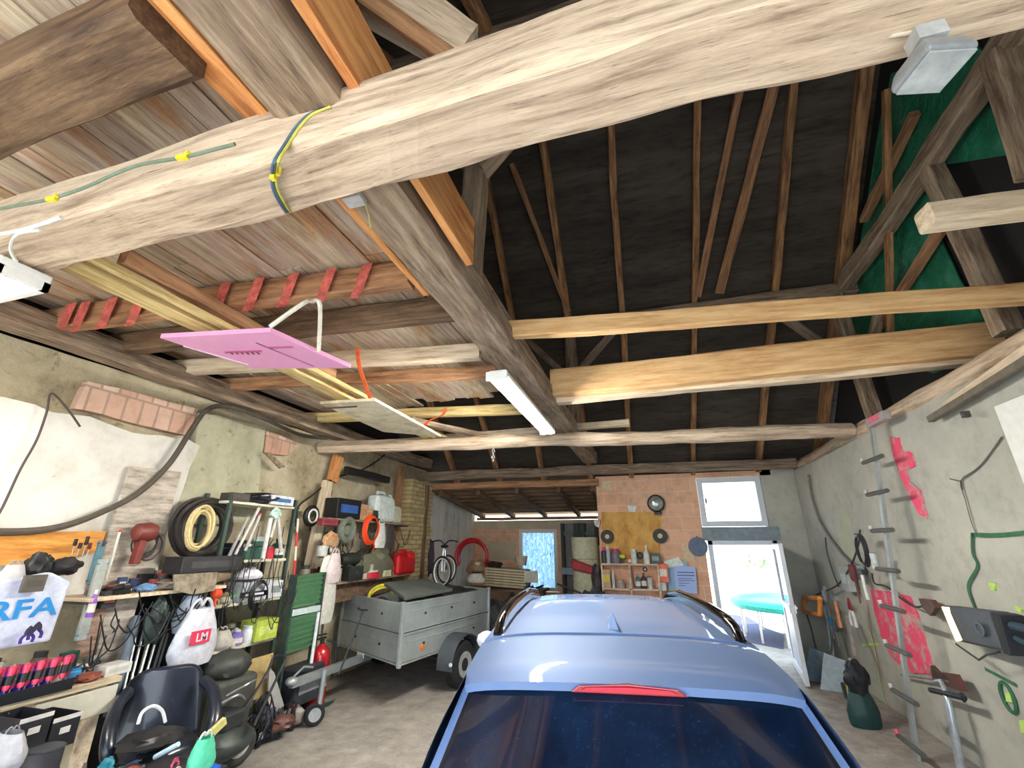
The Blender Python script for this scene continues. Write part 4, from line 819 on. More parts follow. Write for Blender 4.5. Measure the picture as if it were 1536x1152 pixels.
b.bx(q.x-.004,q.x,q.y-15*sx_,q.y+15*sx_,q.z-1*sz,q.z+20*sz); 
o=b.build('red_panel',C(214,54,84,rough=.5,var=.03)); 
o.parent=wb; o.matrix_parent_inverse=(Matrix.Translation(wb.location)@Matrix.Rotation(wb.rotation_euler.z,4,'Z')).inverted()
t=text('lettering','LM',C(230,226,236),Matrix.Translation(Vector((q.x+.002,q.y+2*sx_,q.z+9*sz)))@Matrix(((0,0,1,0),(1,0,0,0),(0,1,0,0),(0,0,0,1))),18*sz)
t.parent=wb; t.matrix_parent_inverse=o.matrix_parent_inverse.copy()
poly('shade_backing','black backing sheet added to darken the gap behind the steel rods and bags','sheet',[(212,886),(335,876),(345,1010),(330,1060),(160,1075)],-4.84,.02,C(22,22,28,rough=.5,var=.3))  # added dark backing, its black stands in for shade behind rods and bags
poly('shade_backing','black sheet added in place of the shade under the workbench','cloth',[(120,1052),(215,1010),(230,1075),(200,1150),(80,1160)],-4.7,.02,C(14,14,18,rough=.9,var=.2))  # added black sheet, painted shade for the gap under the workbench
# steel rods leaning
for i,(px,top,w,dx) in enumerate([(170,935,4,38),(176,930,3,44),(184,925,4,50),(193,922,3,52),(200,940,3,50),(186,948,5,40),(208,950,3,44)]):
    b=MB(); P=az(px-14+i*3,1145,.35) if 0 else ax(px,1100,-4.25); Q=ax(px+dx,top,-4.6); b.cyl(P,Q,.011+.002*(w%3),n=8)
    o=tag(b.build('steel_rod',C(150+8*(i%3),154+8*(i%3),160,metal=.6,rough=.35,var=.05)),'thin steel rod, %s in the bundle leaning left of the office chair'%['leftmost at its foot','second at its foot','third at its foot','fourth at its foot','fifth at its foot','thickest','shortest'][i],'rod','steel rods leaning by the workbench')
b=MB(); b.cyl(ax(162,1075,-4.35),ax(205,925,-4.6),.035,n=10); tag(b.build('plastic_pipe',C(110,124,140,rough=.5)),'thick blue grey pipe behind the leaning steel rods','pipe')
# workbench
wbn=thing('workbench','cluttered workbench with a pale panel front at the left edge','workbench',(-4.5,2.2,0))
b=MB(); b.bx(-4.88,-4.18,1.3,3.08,.96,1.0); b.build('top',wood('bench_top',(220,204,172),(190,170,138),(140,116,90),(9,1,9)),wbn,world=True,bevel=.004)
b=MB(); b.bx(-4.24,-4.2,2.55,3.08,.76,.94); b.build('front_panel',C(222,216,196,var=.05),wbn,world=True,bevel=.004)
for yy in (1.4,2.62,2.95): b=MB(); b.bx(-4.36,-4.22,yy-.06,yy+.06,0,.96); b.build('leg',W_PALE(),wbn,world=True,bevel=.006)
b=MB(); b.bx(-4.26,-4.23,2.5,2.95,.15,.76); b.build('side_panel',C(204,194,164,var=.12),wbn,world=True,bevel=.006)
b=MB(); b.bx(-4.86,-4.3,1.3,3.0,.4,.43); b.build('lower_shelf',W_PALE(),wbn,world=True)
BZ=1.0
for a in [('crate','blue_tub','deep blue plastic tub at the left end of the workbench','tub',12,86,44,(40,44,190),(60,70,210),-4.35),
 ('bottle','glue_tube','cream tube with a black cap standing on the workbench','tube',84,20,38,(222,212,184),(40,40,40),-4.45),
 ('jar','blue_lid_jar','small jar with a bright blue body right of the cream tube','jar',106,24,20,(70,156,214),(60,140,200),-4.4),
 ('lump','white_cloth','white cloth lying behind the small blue jar','cloth',112,40,14,(226,228,236),(210,214,226),-4.6),
 ('tool','dark_clamp','dark blue clamp standing left of the cream tube','clamp',64,20,40,(44,40,110),(50,46,120),-4.4),
 ('tool','grey_drill','grey metal drill lying at the right end of the workbench','drill',143,36,26,(150,146,140),(110,104,98),-4.55),
 ('lump','brown_rag','reddish brown rag near the front edge of the workbench','rag',130,40,12,(138,74,60),(120,60,50),-4.28),
 ('box','white_box','flat white box at the right end of the workbench','box',166,40,16,(214,212,206),(190,190,184),-4.32),
 ('lump','teal_cloth','dark teal cloth behind the blue jar','cloth',84,40,20,(30,84,86),(40,96,96),-4.7),
 ('pliers','lime_pliers','pliers with yellow green grips over the blue tub','pliers',14,20,40,(196,214,60),(50,50,50),-4.28)]:
    it(a[0],a[1],a[2],a[3],a[4],0,a[5],a[6],a[7],a[8],X=a[9],z=BZ)
for k in range(14):
    px=8+k*12.3; it('lump' if k%3 else 'can','rag' if k%3 else 'tin','%s on the workbench top, %s in the row from the left'%('crumpled scrap' if k%3 else 'small squat tin','first second third fourth fifth sixth seventh eighth ninth tenth eleventh twelfth thirteenth fourteenth'.split()[k]),'scrap' if k%3 else 'tin',px,0,R(8,16),R(5,10),random.choice([(120,104,92),(90,80,76),(150,140,130),(60,56,60),(160,90,80)]),(140,130,120),X=R(-4.75,-4.3),z=BZ,group='scraps on the workbench')
for k in range(2):
    it('pliers','purple_snips',['purple handled snips hanging low on the white sack','second purple handled snips nearer the workbench'][k],'snips',34+k*12,964-k*6,22,26,(58,36,120),(40,36,60),X=-4.27)
# rack of pink-handled screwdrivers hung at the bench front
rk=thing('tool_rack','dark rail holding the pink handled screwdrivers on the front edge of the workbench','rack',(-4.2,2.4,1.0)); b=MB(); b.bx(-4.24,-4.16,1.95,2.72,1.0,1.02); b.bx(-4.17,-4.155,1.95,2.72,1.02,1.07); b.build('rail',BLK,rk,world=True)
for k in range(19):
    y=1.98+k*.039; r=thing('screwdriver','%s screwdriver, %s from the left in the row on the workbench edge'%('bright pink' if k%2 else 'dark crimson','first second third fourth fifth sixth seventh eighth ninth tenth eleventh twelfth thirteenth fourteenth fifteenth sixteenth seventeenth eighteenth nineteenth'.split()[k]),'screwdriver',Vector((-4.2+.02*(k%2),y,1.02)),math.pi/2,'pink handled screwdrivers in the row'); r.rotation_euler=(math.radians(-14),math.radians(10),math.pi/2)
    b=MB(); b.lathe([(.012,.06),(.02,.08),(.017,.15),(.022,.19),(.011,.205)],n=10); b.build('handle',C(236,64,96,rough=.3,var=.05) if k%2 else C(150,36,66,rough=.3),r,smooth_=True)
    b=MB(); b.lathe([(.0205,.09),(.0205,.145)],n=10); b.build('grip_band',BLK,r,smooth_=True)
    b=MB(); b.cyl((0,0,0),(0,0,.07),.005,n=6); b.build('blade',C(170,170,175,metal=.8,rough=.3),r)
for px,py,w,h,lab in ((18,1120,52,52,'black plastic crate under the pink screwdrivers, left one'),(66,1118,44,50,'black plastic crate with a white note, right of the other black crate')):
    it('crate','black_crate',lab,'crate',px,py,w,h,(32,32,38),(226,222,214),X=-4.02,d=.3)
it('bag','grey_sack','light grey sack bulging at the left edge below the black crates','sack',2,1150,46,62,(176,174,178),(150,150,156),X=-3.7,d=.3)
it('can','bin','dark grey bin below the black crates','bin',56,1160,60,40,(58,58,64),(70,70,76),X=-3.8)
# ---------------------------------------------------------------- office chair
LE=C(30,36,50,rough=.32,var=.04,coat=.3)
ch=thing('office_chair','black leather office chair with curved armrests in front of the workbench','chair',(-3.84,3.24,0),math.radians(56))
def backf(u,v):
    x=(u-.5)*.60*(1-.12*v); return (x,.22+.10*v-.10*(1-abs(2*u-1)**2)+.05,.48+.52*v-.10*abs(2*u-1)**4*v)
b=MB(); b.grid(backf,16,12,thick=(0,.07,0)); b.build('backrest',LE,ch,bevel=.02,smooth_=True,angle=60)
b=MB(); b.blob((0,-.02,.50),(.27,.27,.09),seed=2,amp=.05,n=3); b.build('seat',LE,ch,smooth_=True)
for s in (-1,1):
    b=MB(); b.ring(smooth([(s*.26,.24,.86),(s*.31,.10,.82),(s*.33,-.08,.74),(s*.32,-.2,.62),(s*.28,-.2,.52)],4),[.045]*17,10); b.build('armrest',LE,ch,smooth_=True)
b=MB(); b.cyl((0,0,.1),(0,0,.44),.03,n=12); b.build('gas_lift',C(60,60,64,metal=.6),ch)
for k in range(5):
    q=k*2*math.pi/5; b=MB(); b.ring([(0,0,.13),(.16*math.cos(q),.16*math.sin(q),.12),(.29*math.cos(q),.29*math.sin(q),.08)],[.028,.022,.018],8); l=b.build('leg',BLK,ch,smooth_=True); b=MB(); b.cyl((.29*math.cos(q),.29*math.sin(q)-.02,.03),(.29*math.cos(q),.29*math.sin(q)+.02,.03),.03,n=12); b.build('caster',BLK,l)
it('lump','dark_jacket','dark crumpled jacket lying on the office chair seat','jacket',225,1120,84,26,(34,34,36),(48,46,46),X=-3.62,d=.35)
b=MB(); P=[ax(p[0],p[1],-3.5) for p in ((207,1086),(214,1068),(230,1059),(243,1066),(248,1083))]; b.ring(smooth(P,5),.011,8); tag(b.build('white_hoop',C(240,240,240,var=0),smooth_=True),'white curved plastic hoop lying on the office chair','hoop')
# ---------------------------------------------------------------- low table in the foreground
lt=thing('low_table','low table with bottles at the bottom left of the view','table',(-3.25,2.55,0))
b=MB(); b.bx(-3.62,-2.95,2.05,3.05,.53,.56); b.build('top',C(52,50,54),lt,world=True,bevel=.004)
for xx in (-3.56,-3.01):
    for yy in (2.12,2.98): b=MB(); b.bx(xx-.02,xx+.02,yy-.02,yy+.02,0,.53); b.build('leg',BLK,lt,world=True)
for a in [('box','blue_carton','bright blue carton standing at the bottom left, left of the grey tub','carton',70,30,50,(24,130,220),(220,240,250),-3.3,.05),
 ('bucket','grey_tub','pale grey tub beside the bright blue carton','tub',102,30,38,(196,200,222),(180,184,200),-3.3,None),
 ('sprayer','pink_capped_bottle','white bottle with a pink cap, left one of two at the bottom edge','bottle',137,24,34,(230,214,206),(240,110,150),-3.25,None),
 ('sprayer','pink_capped_bottle','white bottle with a pink cap, right one of two at the bottom edge','bottle',162,24,32,(228,212,206),(236,90,130),-3.25,None),
 ('bag','green_pouch','mint green and white pouch standing in front of the office chair','pouch',298,40,66,(96,214,170),(236,250,244),-3.02,.14),
 ('box','blue_box','flat blue box at the bottom edge beside the mint green pouch','box',300,44,10,(20,90,200),(40,110,220),-2.97,.1),
 ('lump','teal_glove','turquoise work glove left of the office chair','glove',156,18,32,(34,132,150),(50,150,166),-3.55,.1),
 ('bag','white_bag','crumpled white bag at the bottom edge under the chair','bag',215,44,22,(226,226,232),(214,214,222),-3.1,None),
 ('bag','beige_bag','crumpled beige bag left of the blue box at the bottom edge','bag',258,34,26,(220,206,186),(214,200,180),-3.05,None),
 ('lump','black_gadget','black plastic gadget lying by the turquoise glove','gadget',192,36,22,(30,30,38),(60,60,74),-3.4,None),
 ('pliers','pink_clip','pink clip lying on the black jacket','clip',258,12,14,(240,110,140),(230,90,120),-3.3,None)]:
    it(a[0],a[1],a[2],a[3],a[4],0,a[5],a[6],a[7],a[8],X=a[9],z=.56,d=a[10])
b=MB(); b.cyl(az(232,1136,.62),az(268,1116,.7),.016,n=8); tag(b.build('white_stick',C(200,226,236)),'pale blue white stick lying across the low table','stick')
b=MB(); q=ax(322,1095,-3.2); b.box(q,(.03,.17,.05),RX(25)); tag(b.build('yellow_knife',C(216,206,130)),'small cream and yellow cutter right of the mint green pouch','cutter')
# ---------------------------------------------------------------- metal rack
GR=C(66,84,76,rough=.5,metal=.3); SW=C(226,220,196,var=.08)
rack=thing('metal_rack','tall dark green metal shelf rack crammed with jars against the left wall','shelf rack',(-4.72,4.55,0))
for xx in (-4.9,-4.54):
    for yy in (4.05,5.06): b=MB(); b.bx(xx-.02,xx+.02,yy-.02,yy+.02,0,2.55); b.build('upright',GR,rack,world=True)
for z in (2.46,1.82,1.37,.92,.3): b=MB(); b.bx(-4.92,-4.53,4.03,5.08,z-.03,z); b.build('shelf_board',SW if z>.5 else C(90,90,84),rack,world=True,bevel=.003)
b=MB()
for yy in (4.25,4.45,4.65,4.85): b.cyl((-4.51,yy,1.3),(-4.5,yy+.03,2.2),.005,n=6)
b.cyl((-4.5,4.05,1.95),(-4.5,5.05,1.98),.005,n=6); b.cyl((-4.5,4.05,1.6),(-4.5,5.05,1.6),.005,n=6); b.build('wire_mesh',C(40,44,44),rack,world=True)
RI=[(2.46,'lump','bin_liner_pack','black and blue plastic pack lying on top of the metal rack',390,62,16,(24,22,34),(196,200,220),'pack'),
(2.46,'box','white_blue_pack','white packet with blue print on the top board of the metal rack',412,34,14,(214,216,226),(60,110,160),'packet'),
(2.46,'box','dark_box','dark flat box at the left end above the coiled hoses',352,26,12,(60,54,50),(74,68,60),'box'),
(1.82,'jar','glass_jar','glass jar with pale lid, left one on the second board of the metal rack',366,16,24,(60,104,84),(206,222,214),'jar'),
(1.82,'jar','glass_jar','taller white lidded jar in the middle of the second board of the rack',384,18,34,(70,116,96),(214,226,220),'jar'),
(1.82,'can','red_can','red tin on the second board of the metal rack, right of the jars',400,14,18,(206,40,60),(230,230,230),'tin'),
(1.82,'bottle','green_bottle','dark green bottle at the right end of the second board of the metal rack',414,14,30,(24,70,56),(30,30,30),'bottle'),
(1.82,'box','dark_blue_box','dark navy box at the left end of the second board of the metal rack',346,18,26,(20,26,48),(40,44,60),'box'),
(1.37,'box','white_carton','large white carton with print on the third board of the metal rack',372,44,30,(224,228,232),(200,206,212),'carton'),
(1.37,'box','white_carton','narrow white carton right of the large white one on the metal rack',402,22,26,(218,222,224),(150,160,160),'carton'),
(1.37,'lump','white_bag','white plastic bag bulging above the white cartons','bag_',390,30,14,(226,224,234),(210,208,220),'bag') if 0 else (1.37,'jar','green_lid_jar','small jar with a bright green lid left of the white cartons',346,12,14,(190,200,196),(70,190,80),'jar'),
(.92,'bottle','clear_bottle','clear bottle with violet label on the fourth board of the metal rack',352,16,24,(140,120,206),(224,228,236),'bottle'),
(.92,'jar','white_jar','plain white jar on the fourth board of the metal rack',370,16,26,(232,236,242),(224,228,236),'jar'),
(.92,'box','lime_box','yellow green box with print on the fourth board of the metal rack',386,34,32,(186,206,84),(210,224,120),'box'),
(.92,'can','brick_red_can','brick red tin at the right of the fourth board of the metal rack',398,12,18,(150,70,60),(90,50,46),'tin'),
(.92,'bag','beige_sack','beige sack behind the orange grip on the fourth board of the metal rack',328,34,34,(196,190,180),(206,200,190),'sack'),
(.92,'lump','white_rope','white rope heap at the left of the fourth board of the metal rack',338,30,10,(220,218,212),(200,196,190),'rope'),
(.3,'crate','dark_crate','dark storage crate on the lowest board of the metal rack',346,50,40,(34,36,44),(60,64,72),'crate'),
(.3,'bucket','grey_bucket','blue grey bucket on the lowest board of the metal rack',338,22,46,(92,104,118),(160,164,170),'bucket')]
for z,k,n,l,px,w,h,c,c2,cat in RI: it(k,n,l,cat,px,0,w,h,c,c2,X=-4.6,z=z)
ORD='leftmost second third fourth fifth sixth seventh eighth ninth tenth eleventh twelfth thirteenth fourteenth fifteenth sixteenth seventeenth eighteenth nineteenth twentieth'.split(); ORD[0]='first'
CNAME=[('black',(30,30,34)),('dark grey',(60,62,66)),('grey brown',(120,112,100)),('off white',(206,200,190)),('brick red',(150,60,50)),('dull blue',(50,70,110)),('dark green',(40,84,70)),('tan',(170,150,110)),('brown',(90,70,56))]
KN=dict(can='tin',jar='jar',lump='rag',box='box',bottle='bottle',tool='drill',pliers='pliers',bag='bag',crate='crate')
cols=[(46,60,54),(120,112,100),(30,30,36),(170,166,156),(90,60,50),(60,84,110),(150,60,50),(200,196,180),(34,80,70)]
random.seed(21)
for z,ys in ((1.82,5),(1.37,6),(.92,6),(.3,5)):
    for k in range(ys):
        px=place(0,0,X=-4.8,Zz=z) if 0 else None
        y=4.15+.85*(k+.5)/ys; r=thing('storage_tin','%s small container at the back of the %s board of the metal rack'%(ORD[k],{1.82:'second',1.37:'third',.92:'fourth',.3:'lowest'}[z]),'tin',(-4.8,y,z),math.pi/2,'tins at the back of the metal rack'); K[random.choice(['can','jar','can'])](r,R(.09,.13),.1,R(.12,.24),C(*random.choice(cols)),C(*random.choice(cols)))
for i,(px,py,w,h,c) in enumerate([(351,832,4,84,(200,196,190)),(366,826,4,60,(180,176,170)),(392,838,5,66,(216,212,206)),(404,806,4,30,(210,206,196)),(420,828,4,60,(190,186,180)),(341,836,4,70,(150,146,140))]):
    it('rod','metal_rod',['thin pale rod leftmost in front of the metal rack','pale rod with a red grip in front of the metal rack','white rod in the middle front of the metal rack','short white rod under the mint bow','slanted grey rod at the right of the metal rack','dark grey slanted rod by the coiled hoses'][i],'rod',px,py,w,h,c,(206,60,60) if i==1 else (120,116,110),X=-4.46,tilt=(22,16,2,10,-20,20)[i])
it('coil','black_steering_loop','thin black wire loop hanging before the third board of the metal rack','wire loop',382,918,30,50,(22,22,24),(30,30,30),X=-4.44)
it('box','black_label_bar','black bar with small white characters on the edge of the third board','bar',380,895,38,8,(28,24,36),(220,220,226),X=-4.46,d=.03)
it('tool','orange_grip','bright orange caulking gun hanging left of the metal rack boards','gun',320,915,14,34,(232,76,40),(236,90,50),X=-4.42)
it('lump','mint_bow','pale mint ribbon bow tied high on the metal rack','bow',412,778,14,16,(186,220,206),(200,232,220),X=-4.45,d=.08)
it('bag','white_bag','white crumpled bag bulging over the third board of the metal rack','bag',372,868,40,16,(226,224,236),(214,212,224),X=-4.5)
it('board','chipboard','square chipboard offcut with dark spots leaning at the foot of the metal rack','board',374,1052,50,68,(190,166,112),(90,70,50),X=-4.3,d=.02)
poly('leaning_plank','narrow pale panel leaning beside the chipboard offcut','panel',[(404,1000),(412,1010),(426,1058),(414,1088),(402,1050)],-4.2,.02,C(176,176,172))
# green corrugated boxes
gbx=thing('corrugated_stack','stack of green corrugated metal panels between the rack and the trailer','panels',(-4.6,5.3,.7))
def corr(mb,y0,y1,z0,z1,X):
    n=26
    for k in range(n):
        zz=z0+(z1-z0)*(k/n); mb.prism([(X+.018*(k%4<2),y0,zz),(X+.018*(k%4<2),y1,zz+.02),(X+.018*(k%4<2),y1,zz+.02+(z1-z0)/n),(X+.018*(k%4<2),y0,zz+(z1-z0)/n)],(-.05,0,0))
GN=C(74,118,82,rough=.5,var=.1)
b=MB(); corr(b,5.12,5.66,1.22,1.60,-4.42); b.build('upper_panel',GN,gbx,world=True)
b=MB(); b.bx(-4.5,-4.38,5.12,5.66,1.14,1.21); b.build('white_strip',C(206,222,224),gbx,world=True)
b=MB(); corr(b,5.12,5.66,.72,1.12,-4.42); b.build('lower_panel',GN,gbx,world=True)
b=MB(); b.bx(-4.48,-4.38,5.1,5.13,0.0,1.62); b.bx(-4.48,-4.38,5.65,5.68,0.0,1.62); b.build('frame',GR,gbx,world=True)
it('box','toolbox','dark toolbox standing under the green panels','toolbox',446,1052,44,56,(50,54,62),(150,154,160),X=-4.38,d=.3)
it('lump','grey_bundle','grey white rags on the floor by the drawbar','rags',430,1092,44,32,(150,140,132),(190,186,182),X=-4.25,d=.3)
it('lump','brown_rag_heap','reddish brown cloth on the floor under the drawbar tip','cloth',424,1092,30,20,(110,74,66),(96,64,58),X=-4.05,d=.2)
it('lump','green_net','dark green netting lying on the floor beneath the drawbar','netting',470,1078,80,18,(36,72,60),(30,60,50),X=-4.35,d=.25)
# poles, ring, extinguisher
rp=thing('striped_pole','red and white striped surveying pole standing against the left wall','pole',ax(441,862,-4.5)); p0=ax(441,862,-4.5); p1=ax(447,778,-4.5)
for k in range(4):
    b=MB(); b.cyl(p0.lerp(p1,k/4),p0.lerp(p1,(k+1)/4),.014,n=8); b.build('segment',C(220,50,60) if k%2==0 else C(236,226,210),rp,world=True)
b=MB(); q=ax(467,774,-4.72); b.torus(q,.12,.035,RYm(90)@RX(0),28,10); rg=tag(b.build('tyre_ring',BLK,smooth_=True),'black ring with a white inner edge hanging on the wooden post','ring')
b=MB(); b.torus(q+Vector((.03,0,0)),.09,.014,RYm(90),28,8); b.build('white_edge',C(230,230,226),rg,world=True,smooth_=True)
fe=thing('fire_extinguisher','red fire extinguisher standing behind the trailer drawbar','fire extinguisher',(-4.35,5.75,0)); RD=C(176,20,34,rough=.25,var=.04,coat=.5)
fh=.78
b=MB(); b.lathe([(.10,0),(.115,.03),(.115,.58),(.10,.66),(.05,.71),(.035,.73)],c=(-4.35,5.75,.0),n=24); b.build('cylinder',RD,fe,world=True,smooth_=True)
b=MB(); b.cyl((-4.35,5.75,.72),(-4.35,5.75,.79),.025,n=12); b.bx(-4.37,-4.33,5.63,5.8,.79,.81); b.bx(-4.37,-4.33,5.66,5.8,.835,.85); b.build('valve',C(30,30,32),fe,world=True)
b=MB(); b.tube([(-4.33,5.8,.77),(-4.25,5.9,.7),(-4.23,5.9,.45),(-4.24,5.86,.3)],.014); b.build('hose',BLK,fe,world=True,smooth_=True)
b=MB(); b.lathe([(.1165,.25),(.1165,.47)],c=(-4.35,5.75,.0),n=24); b.build('label_band',C(222,206,206,var=.3),fe,world=True)
b=MB(); b.cyl(ax(461,1035,-4.3),ax(478,918,-4.4),.022,n=10); tag(b.build('white_pole',C(226,230,232)),'white pole leaning left of the fire extinguisher','pole')
b=MB(); b.cyl(ax(480,985,-4.5),ax(486,918,-4.6),.016,n=8); tag(b.build('grey_pole',C(90,94,98)),'thin grey pole behind the fire extinguisher','pole')
wp=it('bag','white_tarp_bag','long white plastic bag with a red mark hanging on the wooden post','bag',482,935,34,125,(226,224,214),(216,214,206),X=-4.5,d=.15)
it('bag','pink_white_bag','pale pink plastic bag hanging right of the long white bag','bag',498,874,22,52,(222,206,206),(210,196,196),X=-4.45,d=.12)
# ---- wooden wall shelves with boxes
shelf2('box_shelf','upper wooden wall shelf carrying boxes and white canisters',-4.88,-4.52,5.75,8.2,2.36,W_GREY())
shelf2('clutter_shelf','lower wooden wall shelf packed with machines above the trailer',-4.88,-4.45,5.55,8.3,1.46,W_GREY())
for k,n,l,px,w,h,c,c2,cat in [
 ('box','machine_box','black box with a blue lid and a white label on the upper wall shelf',513,36,30,(22,22,26),(50,90,160),'box'),
 ('box','cardboard_box','tan cardboard box right of the black box on the upper wall shelf',536,14,24,(196,154,120),(180,140,104),'box'),
 ('box','cardboard_box','small open tan cardboard box left of the big canister',547,12,18,(206,166,130),(190,150,116),'box'),
 ('box','dark_green_box','dark green box partly before the big canister',558,14,16,(50,62,52),(40,50,44),'box'),
 ('canister','plastic_canister','big translucent white canister on the upper wall shelf',570,28,42,(214,226,222),(200,214,210),'canister'),
 ('canister','plastic_canister','smaller beige canister at the right end of the upper wall shelf',588,12,26,(196,196,170),(180,180,156),'canister')]:
    it(k,n,l,cat,px,0,w,h,c,c2,X=-4.62,z=2.36)
it('coil','orange_cable','bright orange cable coil hanging under the upper wall shelf','cable',552,818,24,48,(240,78,34),(60,60,60),X=-4.5)
it('bag','white_bag','white bag with black marks hanging right of the orange cable coil','bag',569,822,16,44,(230,230,224),(220,220,214),X=-4.5,d=.1)
it('disc','grey_disc','round grey lid hanging under the upper wall shelf','lid',516,812,28,34,(110,116,104),(120,126,112),X=-4.55)
it('box','maroon_tube','maroon tube hanging left under the upper wall shelf','tube',491,788,24,10,(130,48,56),(110,40,46),X=-4.5,d=.1)
it('lump','tan_glove','tan ball of cloth with an orange patch under the upper wall shelf','cloth',494,820,22,20,(190,150,110),(210,80,50),X=-4.5,d=.12)
it('can','grey_tin','light grey tin hanging on the wooden post','tin',482,834,11,16,(196,196,192),(150,150,146),X=-4.5)
it('bag','dark_plastic_bag','dark shiny plastic bag hanging right of the white bag under the upper shelf','bag',582,824,18,42,(70,66,64),(90,86,84),X=-4.55,d=.12)
for k,n,l,px,w,h,c,c2,cat in [
 ('lump','grey_green_sack','large grey green sack slumped on the lower wall shelf',560,48,44,(112,112,92),(126,126,104),'sack'),
 ('can','silver_tin','silver paint tin in the middle of the lower wall shelf',547,14,22,(190,190,176),(170,170,160),'tin'),
 ('jar','red_label_jar','jar with a red label before the silver paint tin',551,20,12,(190,30,50),(214,206,196),'jar'),
 ('tool','black_machine','black electric machine at the left of the lower wall shelf',522,32,44,(40,44,40),(50,54,50),'machine'),
 ('crate','black_basket','black mesh basket on the lower wall shelf',524,20,22,(36,40,38),(50,54,52),'basket'),
 ('box','cream_box','small cream box at the right of the lower wall shelf',573,12,10,(214,210,176),(200,196,160),'box'),
 ('spray','yellow_spray','thin yellow capped spray at the left end of the lower wall shelf',501,6,22,(206,210,110),(220,220,120),'spray')]:
    it(k,n,l,cat,px,0,w,h,c,c2,X=-4.52,z=1.46)
for k in range(16):
    y=5.7+2.45*k/16; r=thing('workshop_part','%s dull part from the left at the back of the lower wall shelf'%ORD[k],'machine part',(-4.76,y,1.46),math.pi/2,'parts at the back of the lower wall shelf'); K[random.choice(['can','lump','jar','box'])](r,R(.1,.16),.12,R(.12,.3),C(*random.choice([(60,62,56),(90,90,80),(40,40,42),(130,126,112),(110,60,50)])),C(*random.choice(cols)))
for k in range(9):
    y=5.95+.22*k; it_=thing(['hammer','screwdriver','pliers'][k%3],'%s hanging %s from the left in the row under the upper wall shelf'%(['hammer','dark screwdriver','red handled pliers'][k%3],ORD[k]),'tool',(-4.68,y,1.95),math.pi/2,'hand tools under the upper wall shelf'); K[['hammer','driver','pliers'][k%3]](it_,.09,.03,R(.22,.3),C(*[(60,50,44),(80,76,70),(120,50,40)][k%3]),C(120,120,118,metal=.5))
it('canister','red_canister','red fuel can standing behind the trailer beside the brick pier','fuel can',604,862,26,34,(196,16,22),(200,20,26),X=-4.5,d=.2)
it('tool','red_funnel','red spout with white lettering hanging right of the red fuel can','spout',613,856,12,30,(206,30,30),(230,220,214),X=-4.45)
poly('under_shelf_board','dark stained board under the lower wall shelf','board',[(495,876),(590,868),(590,886),(500,905)],-4.6,.03,W_DARK())
# ---- old machine, cart in front of the rack
mc=thing('grey_machine','dark grey old machine housing with levers behind the office chair','machine',(-4.25,4.1,0))
b=MB(); b.bx(-4.45,-4.05,3.85,4.4,.05,.75); b.build('housing',C(70,72,66,var=.2),mc,world=True,bevel=.05)
b=MB(); b.blob((-4.22,4.12,.84),(.2,.24,.14),seed=4,amp=.12,n=3); b.build('top_cover',C(60,62,58,var=.2),mc,world=True,smooth_=True)
b=MB(); b.tube([(-3.93,3.8,.6),(-3.85,3.95,.66),(-3.9,4.1,.58)],.012); b.tube([(-3.93,3.9,.66),(-3.84,4.05,.73),(-3.9,4.2,.72)],.01); b.build('lever',C(170,170,170,metal=.7,rough=.3),mc,world=True,smooth_=True)
ct=thing('wheeled_cart','dark green lawnmower with a pale rimmed wheel beside the office chair','lawnmower',(-3.75,4.2,0))
b=MB(); b.blob((-4.0,4.0,.26),(.24,.30,.14),seed=8,amp=.1,n=3); b.build('deck',C(54,60,58,rough=.5,var=.2),ct,world=True,smooth_=True)
b=MB(); b.bx(-4.1,-3.88,3.88,4.12,.36,.52); b.build('engine',C(40,44,46),ct,world=True,bevel=.03)
b=MB(); b.tube([(-3.7,4.05,.4),(-3.9,4.5,.7),(-3.95,4.62,.82),(-4.1,4.62,.82),(-4.05,4.5,.7),(-3.95,4.1,.4)],.014); b.build('handle',C(40,40,44),ct,world=True,smooth_=True)
wc=az(357,1118,.17); b=MB(); b.torus(wc,.13,.035,RZm(-20)@RYm(90),26,10); w_=b.build('wheel',C(60,60,58,rough=.8),ct,world=True,smooth_=True); b=MB(); b.lathe([(.02,-.03),(.1,-.02),(.1,.02),(.02,.03)],wc,20,RZm(-20)@RYm(90)); b.build('rim',C(196,192,184,var=.2),w_,world=True)
wc=az(300,1150,.17)+Vector((.0,-.1,0)); b=MB(); b.torus(wc,.13,.035,RZm(-20)@RYm(90),26,10); b.build('wheel',C(60,60,58,rough=.8),ct,world=True,smooth_=True)
it('coil','extension_cable','black cord loops hanging over the lawnmower handle','cord',392,1076,24,40,(20,20,24),(30,30,30),X=-4.1)
b=MB(); b.tube([az(372,1122,.01),az(392,1105,.012),az(402,1090,.012),az(398,1075,.02)],.012); tag(b.build('floor_cable',BLK,smooth_=True),'black cord lying on the floor beside the lawnmower','cord')
it('lump','garden_gear','blue grey folded tarpaulin behind the lawnmower','tarpaulin',395,1096,30,40,(70,74,90),(90,94,110),X=-4.25,d=.2)

